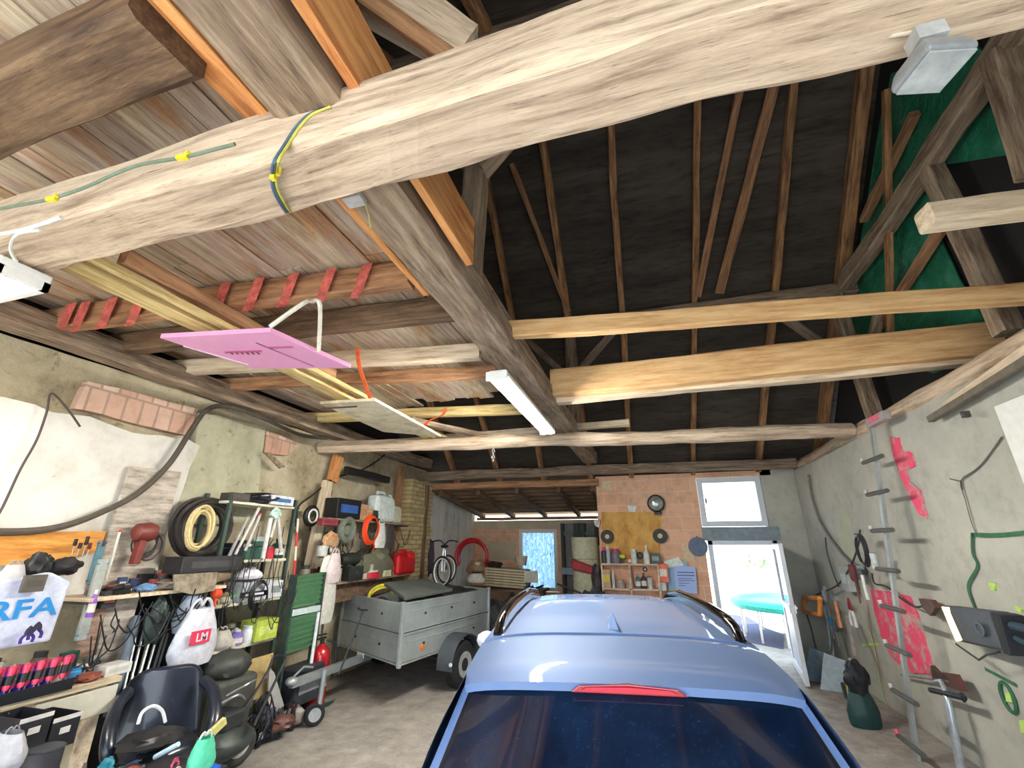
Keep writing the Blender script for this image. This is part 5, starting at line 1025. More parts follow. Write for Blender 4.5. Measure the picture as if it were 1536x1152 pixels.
random.seed(5)
def clutter(n,y0,y1,x0,x1,z,hh,label,cat,group,name,kinds=('can','jar','lump','box','bottle','tool','pliers')):
    where=group.replace('clutter ','').replace('dark things ','')
    for k in range(n):
        y=y0+(y1-y0)*(k+R(.2,.8))/n; cn,c=random.choice(CNAME); kd=random.choice(kinds); kn=KN[kd]
        r=thing(kn.replace(' ','_'),'small %s %s, %s from the left %s'%(cn,kn,ORD[k],where),kn,(R(x0,x1),y,z),math.pi/2+R(-.5,.5),group)
        K[kd](r,R(.06,.13),R(.05,.1),R(*hh),C(*c),C(*random.choice([(210,204,196),(40,40,44),(160,60,50)])))
clutter(16,2.9,4.05,-4.82,-4.55,1.58,(.06,.16),'small bottle, tin or tool at the back of the long whitish shelf','small thing','clutter at the back of the long whitish shelf','shelf_clutter')
clutter(18,1.9,3.0,-4.82,-4.45,1.0,(.08,.2),'small tin, jar or tool standing among the clutter on the workbench','small thing','clutter at the back of the workbench','bench_clutter')
clutter(9,4.15,5.0,-4.66,-4.58,1.37,(.08,.16),'small thing squeezed between the cartons on the third board of the metal rack','small thing','clutter on the third board','rack_clutter')
clutter(9,4.15,5.0,-4.66,-4.58,.92,(.08,.18),'small thing squeezed among the jars on the fourth board of the metal rack','small thing','clutter on the fourth board','rack_clutter')
clutter(14,5.65,8.2,-4.6,-4.5,1.46,(.08,.2),'small tin or tool near the front edge of the lower wall shelf','small thing','clutter at the front of the lower wall shelf','shelf_clutter')
clutter(8,2.15,2.95,-3.5,-3.05,.56,(.05,.12),'small dark thing lying between the bottles on the low table','small thing','clutter on the low table','table_clutter',('lump','box','tool','pliers'))
def tangle(name,label,X,y0,y1,z0,z1,n,r,mat):
    b=MB()
    for k in range(n):
        ya=R(y0,y1); yb=min(max(ya+R(-.6,.6),y0),y1); za=R(lerp(z0,z1,.4),z1); zb=za+R(-.1,.1)*(z1-z0); sg=R(.15,.6)*(z1-z0); P=[(X+R(-.02,.04)+.02*j,lerp(ya,yb,j/6),max(z0,lerp(za,zb,j/6)-sg*4*(j/6)*(1-j/6)+R(-.02,.02))) for j in range(7)]
        b.ring(smooth(P,4),r,5)
    o=tag(b.build(name,mat,smooth_=True),label,'cables'); o['kind']='stuff'
tangle('cable_tangle','tangle of thin black wires hanging under the long whitish shelf',-4.42,2.85,4.05,1.1,1.6,16,.006,C(26,26,30))
tangle('cable_tangle','tangle of dark wires hanging in front of the metal rack',-4.48,4.05,5.1,.95,2.2,14,.005,C(40,42,42))
tangle('cable_tangle','tangle of grey cables heaped on the workbench',-4.5,1.9,3.0,1.0,1.14,12,.006,C(60,60,66))
tangle('cable_tangle','tangle of straps and wires hanging under the upper wall shelf',-4.62,5.8,8.2,1.6,2.3,16,.008,C(46,42,38))
tangle('cable_tangle','black cord tangle on the floor beside the lawnmower',-4.15,4.35,5.0,.02,.45,12,.009,C(24,24,28))
clutter(9,4.55,5.2,-4.35,-4.1,0,(.1,.26),'dark bag or box on the floor at the foot of the metal rack','small thing','clutter on the floor by the metal rack','floor_clutter',('lump','box','can','bag'))
clutter(6,2.55,3.0,-4.1,-3.95,0,(.3,.5),'dark thing standing on the floor under the workbench front','small thing','dark things under the workbench','floor_clutter',('lump','box','can'))
# ================================================================ CEILING ITEMS
TB=C(255,250,238,emit=TUBEM,var=0); TB2=C(255,249,238,emit=TUBEM*.4,var=0); HW=C(236,238,236,rough=.35,var=.03)
tf=thing('tube_light','lit double fluorescent tube light under the long centre beam','lamp',(-1.17,4.56,3.37))
b=MB(); b.bx(-1.27,-1.07,3.5,5.62,3.40,3.44); b.bx(-1.25,-1.09,3.5,5.62,3.44,3.47); b.build('housing',HW,tf,world=True,bevel=.006)
for ya,yb in ((3.47,3.5),(5.62,5.65)): b=MB(); b.bx(-1.27,-1.07,ya,yb,3.365,3.45); b.build('end_cap',HW,tf,world=True,bevel=.004)
for xx in (-1.215,-1.125): b=MB(); b.cyl((xx,3.5,3.375),(xx,5.62,3.375),.016,n=12); b.build('tube',TB,tf,world=True,smooth_=True)
for yy in (3.7,5.4): b=MB(); b.cyl((-1.17,yy,3.47),(-1.17,yy,3.6),.006,n=6); b.build('hanger',C(120,120,120,metal=.5),tf,world=True)
tl=thing('tube_light','lit tube light with a clear cover cropped by the left edge','lamp',(-3.8,1.2,3.3))
b=MB(); b.bx(-4.5,-3.12,1.1,1.33,3.38,3.43); b.build('housing',HW,tl,world=True,bevel=.01)
for yy in (1.17,1.26): b=MB(); b.cyl((-4.4,yy,3.345),(-3.25,yy,3.345),.016,n=12); b.build('tube',TB2,tl,world=True,smooth_=True)
b=MB(); b.bx(-4.5,-3.12,1.1,1.13,3.33,3.38); b.bx(-4.5,-3.12,1.30,1.33,3.33,3.38); b.bx(-3.15,-3.12,1.1,1.33,3.33,3.38); b.build('rim',HW,tl,world=True)
for xx in (-3.3,-4.2): b=MB(); b.cyl((xx,1.2,3.43),(xx,1.2,3.5),.01,n=6); b.build('hanger',C(150,150,150,metal=.5),tl,world=True)
b=MB(); b.tube([(-3.2,1.1,3.38),(-3.17,1.05,3.3),(-3.16,1.08,3.2),(-3.18,1.1,3.27)],.006); b.build('pull_cord',HW,tl,world=True)
# pink foam board
def slabz(name,label,cat,pts,z,th,mat,par=None,zs=None):
    P=[az(p[0],p[1],(zs[i] if zs else z)) for i,p in enumerate(pts)]; b=MB(); b.prism(P,(0,0,th)); return tag(b.build(name,mat),label,cat)
PK=C(238,168,212,rough=.5,var=.03)
pb=slabz('foam_board','pink insulation foam board lying in wire hooks under the joists','board',[(240,507),(405,498),(526,552),(380,553)],3.40,.035,PK)
def onboard(pts,z,nm,mat,par,r=.006):
    b=MB(); b.ring([az(p[0],p[1],z) for p in pts],r,6); o=b.build(nm,mat); o.parent=par; o.matrix_parent_inverse=Matrix.Translation(par.location).inverted()
onboard([(275,519),(372,547)],3.398,'groove',C(224,200,216),pb); onboard([(384,514),(470,549)],3.398,'groove',C(150,90,130),pb)
for (a,bq) in (((338,528),(392,526)),((404,521),(440,520))):
    onboard([a,bq],3.399,'printed_line',C(160,70,110),pb,.009)
for k in range(6): onboard([(344+8*k,527),(349+8*k,531)],3.399,'printed_mark',C(150,60,100),pb,.007)
b=MB(); P=[az(405,490,3.42),az(455,455,3.6),az(468,452,3.66),az(480,458,3.62),az(478,526,3.42)]; b.ring(smooth(P,4),.016,8); tag(b.build('bent_tube',C(222,220,206,rough=.4)),'bent white plastic tube holding up the pink foam board','tube')
sb=slabz('support_board','stained white board hung by orange straps near the tube light','board',[(480,606),(562,601),(661,655),(575,648)],3.42,.03,wood('stained_white_board',(234,226,200),(216,206,176),(180,164,130),(2,2,3),cracks=.3))
b=MB(); b.prism([az(482,612,3.415),az(536,609,3.415),az(536,611,3.415),az(482,614,3.415)],(0,0,.01)); o=b.build('dark_smear',C(110,90,90)); o.parent=sb; o.matrix_parent_inverse=Matrix.Translation(sb.location).inverted()
OS=C(236,104,50,rough=.5)
def strap(name,label,pts,w=.022):
    P=smooth([az(*p) for p in pts],4); b=MB(); vs=[]; fs=[]
    for i,p in enumerate(P):
        for dx,dy in ((-w,0),(w,0),(w,.006),(-w,.006)): vs.append(p+Vector((dx,dy,0)))
    for i in range(len(P)-1):
        for j in range(4): fs.append((i*4+j,i*4+(j+1)%4,i*4+4+(j+1)%4,i*4+4+j))
    b.add(vs,fs); return tag(b.build(name,OS),label,'strap')
strap('orange_strap','long orange strap hanging from the pale joist to the stained white board',[(536,522,3.79),(538,545,3.7),(546,572,3.56),(556,600,3.45)])
strap('orange_strap','short orange strap slanting down beside the stained white board',[(668,612,3.75),(664,622,3.66),(645,630,3.55),(634,642,3.46)])
# wires over the big beam
def wz(name,label,pts,r,mat,cat='cable'):
    b=MB(); b.ring(smooth([az(*p) for p in pts],6),r,8); return tag(b.build(name,mat,smooth_=True),label,cat)
GW=C(112,132,112,rough=.5)
def wy(name,label,pts,Y,r,mat):
    b=MB(); b.ring(smooth([ay(*p,Y) for p in pts],6),r,8); return tag(b.build(name,mat,smooth_=True),label,'cable')
wy('green_wire','grey green wire with yellow tape running along the near side of the massive tie beam',[(-30,318),(60,302),(120,284),(200,250),(275,236),(330,222),(352,216)],.93,.007,GW)
wy('white_wire','white cable following the massive tie beam to the left lamp',[(-30,356),(35,345),(92,326)],.95,.01,C(220,222,214)); wy('white_wire','short white cable hooking down behind the left lamp',[(60,345),(26,352),(16,372),(24,392)],.95,.007,C(214,216,206))
# loop round the beam at px 410-490
for k,(c_,dx) in enumerate((((70,96,84),0),((196,190,90),.012),((90,110,150),-.012))):
    P=[ay(492,161,.985),ay(466,172,.985),ay(446,192,.985),ay(428,220,.985),ay(414,243,.975)]+[az(411,262,3.405),az(413,284,3.405),az(424,306,3.41),az(432,318,3.44)]; P=[p+Vector((dx,0,0)) for p in P]
    b=MB(); b.ring(smooth(P,5),.006,7); tag(b.build('beam_wire',C(*c_,rough=.5),smooth_=True),['dark green wire looped round the massive tie beam','yellow wire looped round the massive tie beam','blue grey wire looped round the massive tie beam'][k],'wire')
for n_,(px,py,z,l) in enumerate(((78,299,3.735,'yellow tape leftmost on the grey green wire'),(274,236,3.775,'yellow tape further right on the grey green wire'),(411,262,3.4,'yellow tape on the wire loop round the massive tie beam'))):
    q=ay(px,py,.925) if n_<2 else az(px,py,z); b=MB(); b.box(q,(.05,.018,.018) if n_<2 else (.02,.02,.05),RZm(8)); b.box(q+Vector((.02,0,.012)),(.03,.014,.014) if n_<2 else (.014,.014,.04),RZm(-14)); tag(b.build('tape_flag',C(238,220,60)),l,'tape')
q=az(532,300,3.59); b=MB(); b.box(q,(.10,.07,.03)); jb=tag(b.build('junction_box',C(200,202,206),bevel=.004),'pale junction box tucked between massive tie beam and centre beam','junction box')
wz('dangling_wire','thin wire dangling from the pale junction box',[(545,300,3.58),(552,318,3.55),(555,335,3.5),(556,345,3.46)],.004,C(180,170,110),'wire')
# floodlight under the beam
fl=thing('floodlight','grey floodlight hanging face down from the massive tie beam, top right','floodlight',az(1398,85,3.3)); q=az(1396,96,3.28)
b=MB(); b.lathe([(.045,.04),(.08,.03),(.095,-.01),(.095,-.03)],q,4,RZm(58)@RX(0)); b.build('housing',C(150,156,160,rough=.4,metal=.3),fl,world=True,bevel=.01)
b=MB(); b.lathe([(.085,-.032),(.085,-.038)],q,4,RZm(58)); b.build('glass',C(170,178,180,rough=.1,var=.15),fl,world=True)
b=MB(); b.box(q+Vector((0,-.02,.075)),(.07,.06,.05)); b.cyl(q+Vector((0,0,.08)),q+Vector((0,-.02,.15)),.012,n=8); b.build('bracket',C(190,194,196,metal=.4),fl,world=True)
wz('lamp_cable','thin pale cable feeding the upper floodlight',[(1330,55,3.42),(1360,50,3.4),(1385,45,3.38),(1400,55,3.36)],.006,C(200,190,170))
# hook and chain under the round log
b=MB(); q=az(740,672,3.33)
for k in range(5): b.torus(q-Vector((0,0,.0+.045*k)),.02,.006,(RX(90) if k%2 else RYm(90)),14,6)
tag(b.build('hook_chain',C(190,194,196,metal=.5,rough=.4),smooth_=True),'small steel chain hanging under the round log','chain')
# ================================================================ BACK WALL
YW=9.78
def itb(kind,name,label,cat,px,py,w,h,c,c2=(60,60,62),**k): return it(kind,name,label,cat,px,py,w,h,c,c2,Y=k.pop('Y',YW-.1),**k)
cl=thing('round_lamp','round silver lamp with a black rim high on the back wall','lamp',ay(984,756,YW-.1)); q=ay(984,755,YW-.08); M=RX(90)
b=MB(); b.lathe([(.10,-.02),(.16,-.04),(.175,0),(.165,.05),(.14,.06)],q,26,M); b.build('rim',BLK,cl,world=True,smooth_=True,angle=40)
b=MB(); b.lathe([(.14,.058),(.13,.07),(.06,.085),(.01,.09)],q,26,M); b.build('lens',C(170,178,170,rough=.15,metal=.3,var=.25),cl,world=True,smooth_=True)
b=MB(); b.box(q+Vector((.02,0,-.2)),(.14,.06,.05)); b.build('bracket',BLK,cl,world=True,bevel=.006)
def polyb(name,label,cat,pts,Y,th,mat,**k):
    b=MB(); b.prism([ay(*p,Y) for p in pts],(0,th,0)); return tag(b.build(name,mat,**k),label,cat)
polyb('ochre_board','ochre yellow wooden panel fixed on the back wall behind the bottle shelf','panel',[(902,768),(992,768),(990,836),(904,842)],YW-.0,.018,wood('ochre_panel',(228,184,106),(210,160,84),(176,124,60),(2,3,1),cracks=.15))
polyb('small_sign','small white plate on the back wall left of the round lamp','sign',[(941,758),(955,759),(953,768),(943,768)],YW-.01,.012,C(232,234,226))
polyb('cream_brick','cream coloured block under the back beam at the corner of the wall','block',[(903,722),(918,722),(918,735),(902,735)],YW-.02,.02,C(224,206,170))
for i,(px,py,r_) in enumerate(((911,805,10),(990,804,11))):
    q=ay(px,py,YW-.05); k_=abs(ay(px+r_,py,YW).x-ay(px,py,YW).x); t=thing('grinding_disc',['dark grinding disc on the back wall, left one on the yellow panel','dark grinding disc on the back wall, right one under the round lamp'][i],'disc',q)
    b=MB(); b.lathe([(k_*.98,0),(k_,.012),(k_*.98,.03)],q,26,M); b.build('rim',C(74,74,70,rough=.8),t,world=True,smooth_=True,angle=40); b=MB(); b.lathe([(k_*.34,.0),(k_*.34,.038)],q,18,M); b.build('centre',C(214,190,160),t,world=True)
q=ay(1047,820,YW-.06); t=thing('round_plate','plain blue grey round plate hanging at the door frame','plate',q); b=MB(); b.lathe([(.17,0),(.175,.01),(.17,.025)],q,28,M); b.build('plate',C(88,106,132,rough=.5),t,world=True); b=MB(); b.cyl(q+Vector((0,0,.16)),q+Vector((0,0,.2)),.008,n=6); b.build('hook',BLK,t,world=True)
polyb('paper_note','beige cardboard note behind the blue grey round plate','note',[(1021,814),(1038,814),(1044,842),(1025,843)],YW-.02,.008,C(220,196,158))
pn=polyb('printed_notice','pale blue printed sheet hanging on the back wall left of the door','sheet',[(1011,849),(1043,850),(1046,890),(1014,890)],YW-.1,.006,C(168,192,244,var=.02))
for i,(yy,x0,x1) in enumerate(((859,1016,1041),(863.5,1016,1042),(868,1017,1038),(871,1017,1042),(875,1018,1034),(878.5,1018,1028))):
    b=MB(); a=ay(x0,yy,YW-.102); c_=ay(x1,yy+.6,YW-.102); b.prism([a,c_,c_+Vector((0,0,.016 if i<2 else .01)),a+Vector((0,0,.016 if i<2 else .01))],(0,.001,0)); o=b.build('text_line',C(74,92,150,var=0)); o.parent=pn; o.matrix_parent_inverse=Matrix.Translation(pn.location).inverted()
polyb('blue_sheet','light blue sheet hanging behind the printed notice','sheet',[(1000,845),(1030,842),(1040,915),(1004,905)],YW-.03,.006,C(150,190,214,var=.04))
polyb('open_book','open white leaflet standing above the light blue sheet','leaflet',[(995,842),(1018,836),(1026,848),(1000,852)],YW-.08,.006,C(222,236,230))
# wooden shelf unit on the back wall
sh=thing('bottle_shelf','wooden two tier shelf with bottles and spray cans on the back wall','shelf',(-.1,9.6,1.4))
zA=ay(940,845,9.62).z; zB=ay(940,882,9.62).z; xA=ay(903,845,9.62).x; xB=ay(986,845,9.62).x
for z in (zA,zB,zB-.35): b=MB(); b.bx(xA,xB,9.5,9.78,z-.03,z); b.build('board',W_PALE(),sh,world=True)
for xx in (xA,(xA+xB)/2,xB): b=MB(); b.bx(xx-.015,xx+.015,9.5,9.78,zB-.6,zA-.03); b.build('side_panel',W_PALE(),sh,world=True)
SB=[('spray','magenta_spray','magenta spray can at the left end of the upper back shelf',907,9,24,(60,60,66),(240,50,150)),('spray','silver_spray','silver tall spray can second on the upper back shelf',913,7,26,(176,180,184),(210,214,218)),
('jar','pink_jar','round jar with a crimson rim on the upper back shelf',924,14,22,(110,110,120),(190,50,90)),('tool','lime_tool','lime yellow and black tool on the upper back shelf',934,12,14,(214,232,70),(40,40,40)),
('bottle','orange_bottle','small orange bottle in the middle of the upper back shelf',945,6,12,(236,120,80),(220,90,60)),('jar','white_jar','milky jar beside the black disc on the upper back shelf',952,9,22,(200,214,206),(220,226,206)),
('disc','black_disc','black round disc standing on the upper back shelf',961,12,24,(52,58,60),(70,74,74)),('sprayer','white_sprayer','white trigger spray bottle on the upper back shelf',971,10,28,(226,226,222),(240,240,236)),
('box','grey_device','dark grey device with a pale screen at the right of the upper back shelf',984,14,16,(70,86,80),(140,160,150))]
for k,n,l,px,w,h,c,c2 in SB: it(k,n,l,'bottle' if k in('bottle','sprayer') else 'can' if k=='spray' else 'jar' if k=='jar' else 'tool' if k=='tool' else 'disc' if k=='disc' else 'device',px,0,w,h,c,c2,Y=9.58,z=zA)
for i,(k,n,l,px,w,h,c,c2,cat) in enumerate([('box','tan_box','tan box with a yellow mark on the lower back shelf',911,12,28,(180,150,120),(214,190,60),'box'),('spray','white_tube','white tube standing between the shelves of the back wall',921,5,26,(190,196,200),(230,230,226),'tube'),('jar','glass_jar','pale glass jar left of centre on the lower back shelf',931,12,12,(176,160,150),(190,180,170),'jar'),('jar','glass_jar','pale glass jar right of centre on the lower back shelf',945,12,12,(180,160,146),(190,178,166),'jar'),('bottle','blue_bottle','blue grey bottle on the lower back shelf',958,8,22,(90,120,130),(140,160,170),'bottle'),('bottle','dark_bottle','dark bottle on the lower back shelf right of the blue grey one',967,8,24,(50,70,80),(90,100,110),'bottle'),('can','striped_can','white and dark tin at the right of the lower back shelf',976,8,18,(200,200,200),(60,66,72),'tin')]):
    it(k,n,l,cat,px,0,w,h,c,c2,Y=9.58,z=zB)
it('disc','white_dial','small white dial hanging between the shelves of the back wall','dial',968,858,8,8,(60,60,66),(236,236,232),Y=9.48)
it('box','orange_packet','orange and white packet hanging right of the back wall shelf','packet',996,873,15,28,(240,116,84),(226,224,214),Y=9.6,d=.05)
it('box','white_packet','white packet hanging below the orange one','packet',994,886,12,12,(200,214,218),(214,224,228),Y=9.6,d=.05)
it('lump','white_insulator','white porcelain knob at the left edge of the back wall','insulator',896,790,8,12,(220,214,200),(206,200,186),Y=9.7,d=.08)
# ================================================================ LEAN-TO
for i,(px,py,rx_) in enumerate(((700,868,1),)):
    b=MB(); q=ay(704,836,11.6)
    for k in range(7): b.torus(q+Vector((.12+R(-.04,.04),-.04*k,R(-.04,.04))),.40+R(-.05,.03),.03,RX(90),30,7,math.radians(-30),math.radians(205))
    tag(b.build('red_hose',C(196,30,40,rough=.4),smooth_=True),'coil of red hose standing in the lean-to behind the bicycle','hose')
for i in range(7):
    z=ay(765,878-i*4,10.9).z; a=ay(732-i*.6,0,10.9) if 0 else None
    x0=ay(733,870,10.9).x; x1=ay(792,870,10.9).x; b=MB(); b.box(((x0+x1)/2,10.9,z),(x1-x0+.02*(i%2),.5,.045),RYm(3)); tag(b.build('stacked_slat',C(196+4*(i%3),188,150+6*(i%2),rough=.7)),['lowest pale slat of the stack before the lean-to window','second slat from the bottom of the stack','third slat from the bottom of the stack','middle slat of the stack before the lean-to window','third slat from the top of the stack','second slat from the top of the stack','topmost pale slat of the stack before the lean-to window'][i],'slat','pale slats stacked before the window')
tb=thing('slat_trestle','dark table under the stacked slats in the lean-to','table',(-3.5,10.9,0)); zt=ay(765,880,10.9).z-.03
b=MB(); b.bx(-4.6,-2.4,10.5,11.3,zt-.05,zt); b.build('top',W_DARK(),tb,world=True)
for xx in (-4.5,-2.5):
    for yy in (10.6,11.2): b=MB(); b.bx(xx-.03,xx+.03,yy-.03,yy+.03,0,zt-.05); b.build('leg',W_DARK(),tb,world=True)
it('bucket','dish_bowl','pale bowl with a dark rim standing on top of the stacked slats','bowl',782,848,18,14,(206,190,166),(60,64,56),Y=10.8)
it('lump','black_bag','black bag lying at the left end on the stacked slats','bag',742,852,22,10,(40,34,32),(70,60,54),Y=10.8)
it('board','radiator','ribbed white radiator panel at the right end of the stacked slats','panel',797,874,20,18,(206,204,190),(150,148,136),Y=10.6,d=.05)
it('lump','striped_cloth','brown striped cloth heap left of the stacked slats','cloth',714,862,26,22,(140,110,84),(200,190,170),Y=10.6)
it('bag','white_bag','white and black bag below the striped cloth heap','bag',714,874,28,16,(226,222,212),(40,40,40),Y=10.3)
it('lump','purple_clothes','dark purple clothes hanging by the bicycle','clothes',642,862,14,54,(70,52,72),(90,70,90),X=-4.8,d=.15)
gs=thing('green_locker','dark green metal locker frame at the right end of the lean-to','locker',(-1.6,12.6,0))
x0=ay(842,800,12.6).x; x1=ay(898,800,12.6).x; zt=ay(870,785,12.6).z
for nm,a in (('post',(x0,x0+.08)),('post',(x0+.35,x0+.5)),('post',(x1-.5,x1-.35)),('post',(x1-.1,x1))): b=MB(); b.bx(a[0],a[1],12.5,12.7,0,zt); b.build(nm,C(44,58,50,rough=.6),gs,world=True)
b=MB(); b.bx(x0,x1,12.55,12.7,zt-.32,zt-.2); b.build('cross_rail',C(90,104,92),gs,world=True); b=MB(); b.bx(x0,x1,12.7,12.8,0,zt); b.build('back_panel',C(120,116,110),gs,world=True)
b=MB(); b.bx(x0,x1,12.45,12.6,ay(870,862,12.5).z,ay(870,858,12.5).z+.1); b.build('lower_rail',C(140,160,180),gs,world=True)
for i,(px,top,w) in enumerate(((880,806,30),(893,818,22))):
    q=ay(px,870,10.6); zt=ay(px,top,10.6).z; k_=w/2*.0165; t=thing('foam_roll',['upright pale green insulation roll, left one in the lean-to','upright pale insulation roll behind it at the brick corner'][i],'roll',(q.x,10.6+.3*i,0)); b=MB(); b.cyl((q.x,10.6+.3*i,0),(q.x,10.6+.3*i,zt),k_*1.2,n=20); b.build('roll',C(206-6*i,206-6*i,176,rough=.8),t,world=True,smooth_=True,angle=40); b=MB(); b.torus((q.x,10.6+.3*i,zt-.45),k_*1.21,.008,None,24,5); b.build('seam_band',C(150,150,130),t,world=True)
b=MB(); a=ay(857,838,10.2); c_=ay(896,852,10.2); b.prism([a,c_,c_+Vector((0,0,-.16)),a+Vector((0,0,-.22))],(0,.12,0)); tag(b.build('red_folded_parasol',C(170,36,44,rough=.6,var=.2),bevel=.03),'red folded parasol leaning across the insulation rolls','parasol')
b=MB(); b.blob(ay(896,872,9.6),(.11,.11,.32),seed=6,amp=.3,n=3); tag(b.build('dark_coat',C(60,50,56,var=.25),smooth_=True),'dark coat hanging at the brick corner left of the bottle shelf','coat')
b=MB(); 
for k in range(7): b.blob((-3.0+.38*k,8.95+.15*(k%2),.45+.12*(k%3)),(.32,.26,.48),seed=k+3,amp=.4,n=3)
o=tag(b.build('junk_heap',C(44,46,54,var=.35,rough=.7),smooth_=True),'dark heap of covered things on the floor between trailer and bottle shelf','heap'); o['kind']='stuff'
b=MB(); b.cyl(ay(778,893,9.6),ay(815,878,9.6),.02,n=8); tag(b.build('black_pole',BLK),'black pole sloping up before the lean-to window','pole')
b=MB(); b.cyl(ay(836,876,9.6),ay(872,890,9.6),.02,n=8); tag(b.build('black_pole',BLK),'black pole sloping down right of the lean-to window','pole')
# ================================================================ RIGHT WALL
# pole ladder
la=thing('pole_ladder','single pole ladder of grey metal with alternating rungs leaning on the right wall','ladder',(2.42,6.6,0))
pa=az(1374,1135,0); pa=Vector((2.40,6.45,0)); pbx=ax(1308,640,2.62); 
pa=az(1376,1140,0.0)
b=MB(); 
for k in range(6):
    p,q=pa.lerp(pbx,k/6),pa.lerp(pbx,(k+1)/6); b.box((p+q)/2,(.035,.055,(q-p).length),(Vector((0,0,1)).rotation_difference(q-p)).to_matrix())
b.build('mast',GAL,la,world=True)
for i,(x0,y0,x1,y1) in enumerate(((1292,694,1322,684),(1296,742,1330,736),(1290,798,1336,793),(1306,857,1345,853),(1311,908,1352,918),(1316,967,1362,984),(1323,1036,1373,1055),(1330,1102,1382,1135))):
    # rungs cross the mast horizontally along Y
    ym=(y0+y1)/2; t=(1135-ym)/(1135-640); c_=pa.lerp(pbx,t)
    lo,hi=0.,1.
    for _ in range(40):
        m_=(lo+hi)/2; c_=pa.lerp(pbx,m_)
        if proj(*c_)[1]>ym: lo=m_
        else: hi=m_
    l=.24; b=MB(); b.cyl(c_+Vector((-.04,-l,0)),c_+Vector((-.04,l,0)),.024,n=8); r_=b.build('rung',C(84,86,84,rough=.6),la,world=True)
    b=MB(); b.cyl(c_+Vector((-.04,l,0)),c_+Vector((-.04,l+.02,.05)),.022,n=8); b.build('rung_tip',C(196,198,196) if i<7 else C(240,90,130),r_,world=True)
b=MB(); q=ax(1316,628,2.6); b.box(q+Vector((0,0,-.01)),(.08,.42,.1)); b.build('top_hook',C(170,160,160),la,world=True,bevel=.01); b=MB(); b.bx(q.x-.045,q.x-.04,q.y-.12,q.y+.1,q.z-.03,q.z+.03); b.build('pink_mark',C(236,110,140),la,world=True)
# wall floodlight
wf=thing('floodlight','black outdoor floodlight glowing orange on the right wall','floodlight',ax(1458,945,2.6))
q=ax(1460,945,2.55)
P0=ax(1412,908,2.60);P1=ax(1485,917,2.52);P2=ax(1507,978,2.50);P3=ax(1436,962,2.60)
b=MB(); b.prism([P0,P1,P2,P3],(.14,0,0)); b.build('housing',C(58,66,78,rough=.5),wf,world=True,bevel=.02)
b=MB(); b.prism([ax(1412,910,2.585),ax(1423,911,2.585),ax(1444,960,2.585),ax(1434,962,2.585)],(.01,0,0)); b.build('lamp_glow',C(255,206,120,emit=2.2,var=0),wf,world=True)
b=MB(); b.prism([ax(1484,918,2.49),ax(1497,922,2.49),ax(1514,984,2.49),ax(1504,980,2.49)],(.16,0,0)); b.build('heat_sink',C(28,32,38),wf,world=True,bevel=.01)
b=MB(); b.torus(ax(1470,944,2.512),.045,.008,RYm(90),20,6); b.build('emblem',C(90,104,116),wf,world=True)
b=MB(); b.ring([ax(1434,966,2.6),ax(1468,990,2.6),ax(1480,982,2.6),ax(1500,978,2.6)],.008,6); b.build('stand_wire',C(60,64,66),wf,world=True)
b=MB(); b.cyl(ax(1505,935,2.56),ax(1545,945,2.56),.03,n=10); b.cyl(ax(1512,952,2.56),ax(1545,968,2.56),.022,n=10); b.build('bracket',C(50,70,84),wf,world=True)
b=MB(); b.prism([ax(1386,898,2.74),ax(1404,900,2.74),ax(1412,912,2.72),ax(1404,924,2.72),ax(1392,912,2.74)],(-.05,0,0)); tag(b.build('rusty_bracket',C(92,62,54,var=.25)),'rusty bracket left of the glowing floodlight','bracket')
def itr(kind,name,label,cat,px,py,w,h,c,c2=(60,60,62),**k): return it(kind,name,label,cat,px,py,w,h,c,c2,X=k.pop('X',2.7),**k)
b=MB(); b.prism([ax(1402,998,2.72),ax(1412,1008,2.72),ax(1440,1012,2.70),ax(1454,1038,2.70),ax(1420,1028,2.72),ax(1406,1022,2.72)],(-.04,0,0)); cp=tag(b.build('rusty_clamp',C(100,58,52,var=.25)),'rusty red clamp plate on the right wall holding the steel pipe','clamp')
b=MB(); b.cyl(ax(1396,1035,2.64),ax(1446,1047,2.62),.025,n=10); b.torus(ax(1444,1046,2.62),.03,.01,RYm(90),14,6); tag(b.build('black_bar',C(34,36,42)),'short black bar with an eye crossing the steel pipe','bar')
b=MB(); b.ring([ax(1402,1023,2.68),ax(1412,1022,2.66),ax(1418,1035,2.64),ax(1424,1062,2.62),ax(1446,1175,2.6)],[.018,.022,.022,.035,.035],10); tag(b.build('steel_pipe',C(196,206,214,metal=.5,rough=.3),smooth_=True),'shiny steel pipe with a bent top standing at the right wall','pipe')
b=MB(); b.cyl(ax(1352,1012,2.72),ax(1425,1022,2.68),.012,n=8); tag(b.build('thin_rod',C(140,130,130)),'thin grey rod crossing from the pole ladder to the rusty clamp','rod')
# wall rail, upper strips
beam('wall_rail',ax(1396,629,2.7),ax(1545,538,2.7),.06,.06,C(120,112,100,rough=.6,metal=.3),'grey metal rail fixed high on the right wall','rail',side=(1,0,0),jit=.001)
beam('wall_strip',ax(1420,612,2.74),ax(1550,520,2.74),.04,.1,W_PALE(),'pale wooden strip under the right wall plate','strip',side=(1,0,0),jit=.003)
itr('box','rail_bracket','small dark square bracket on the grey wall rail','bracket',1450,626,12,9,(70,66,66),(90,86,84),X=2.68,d=.05)
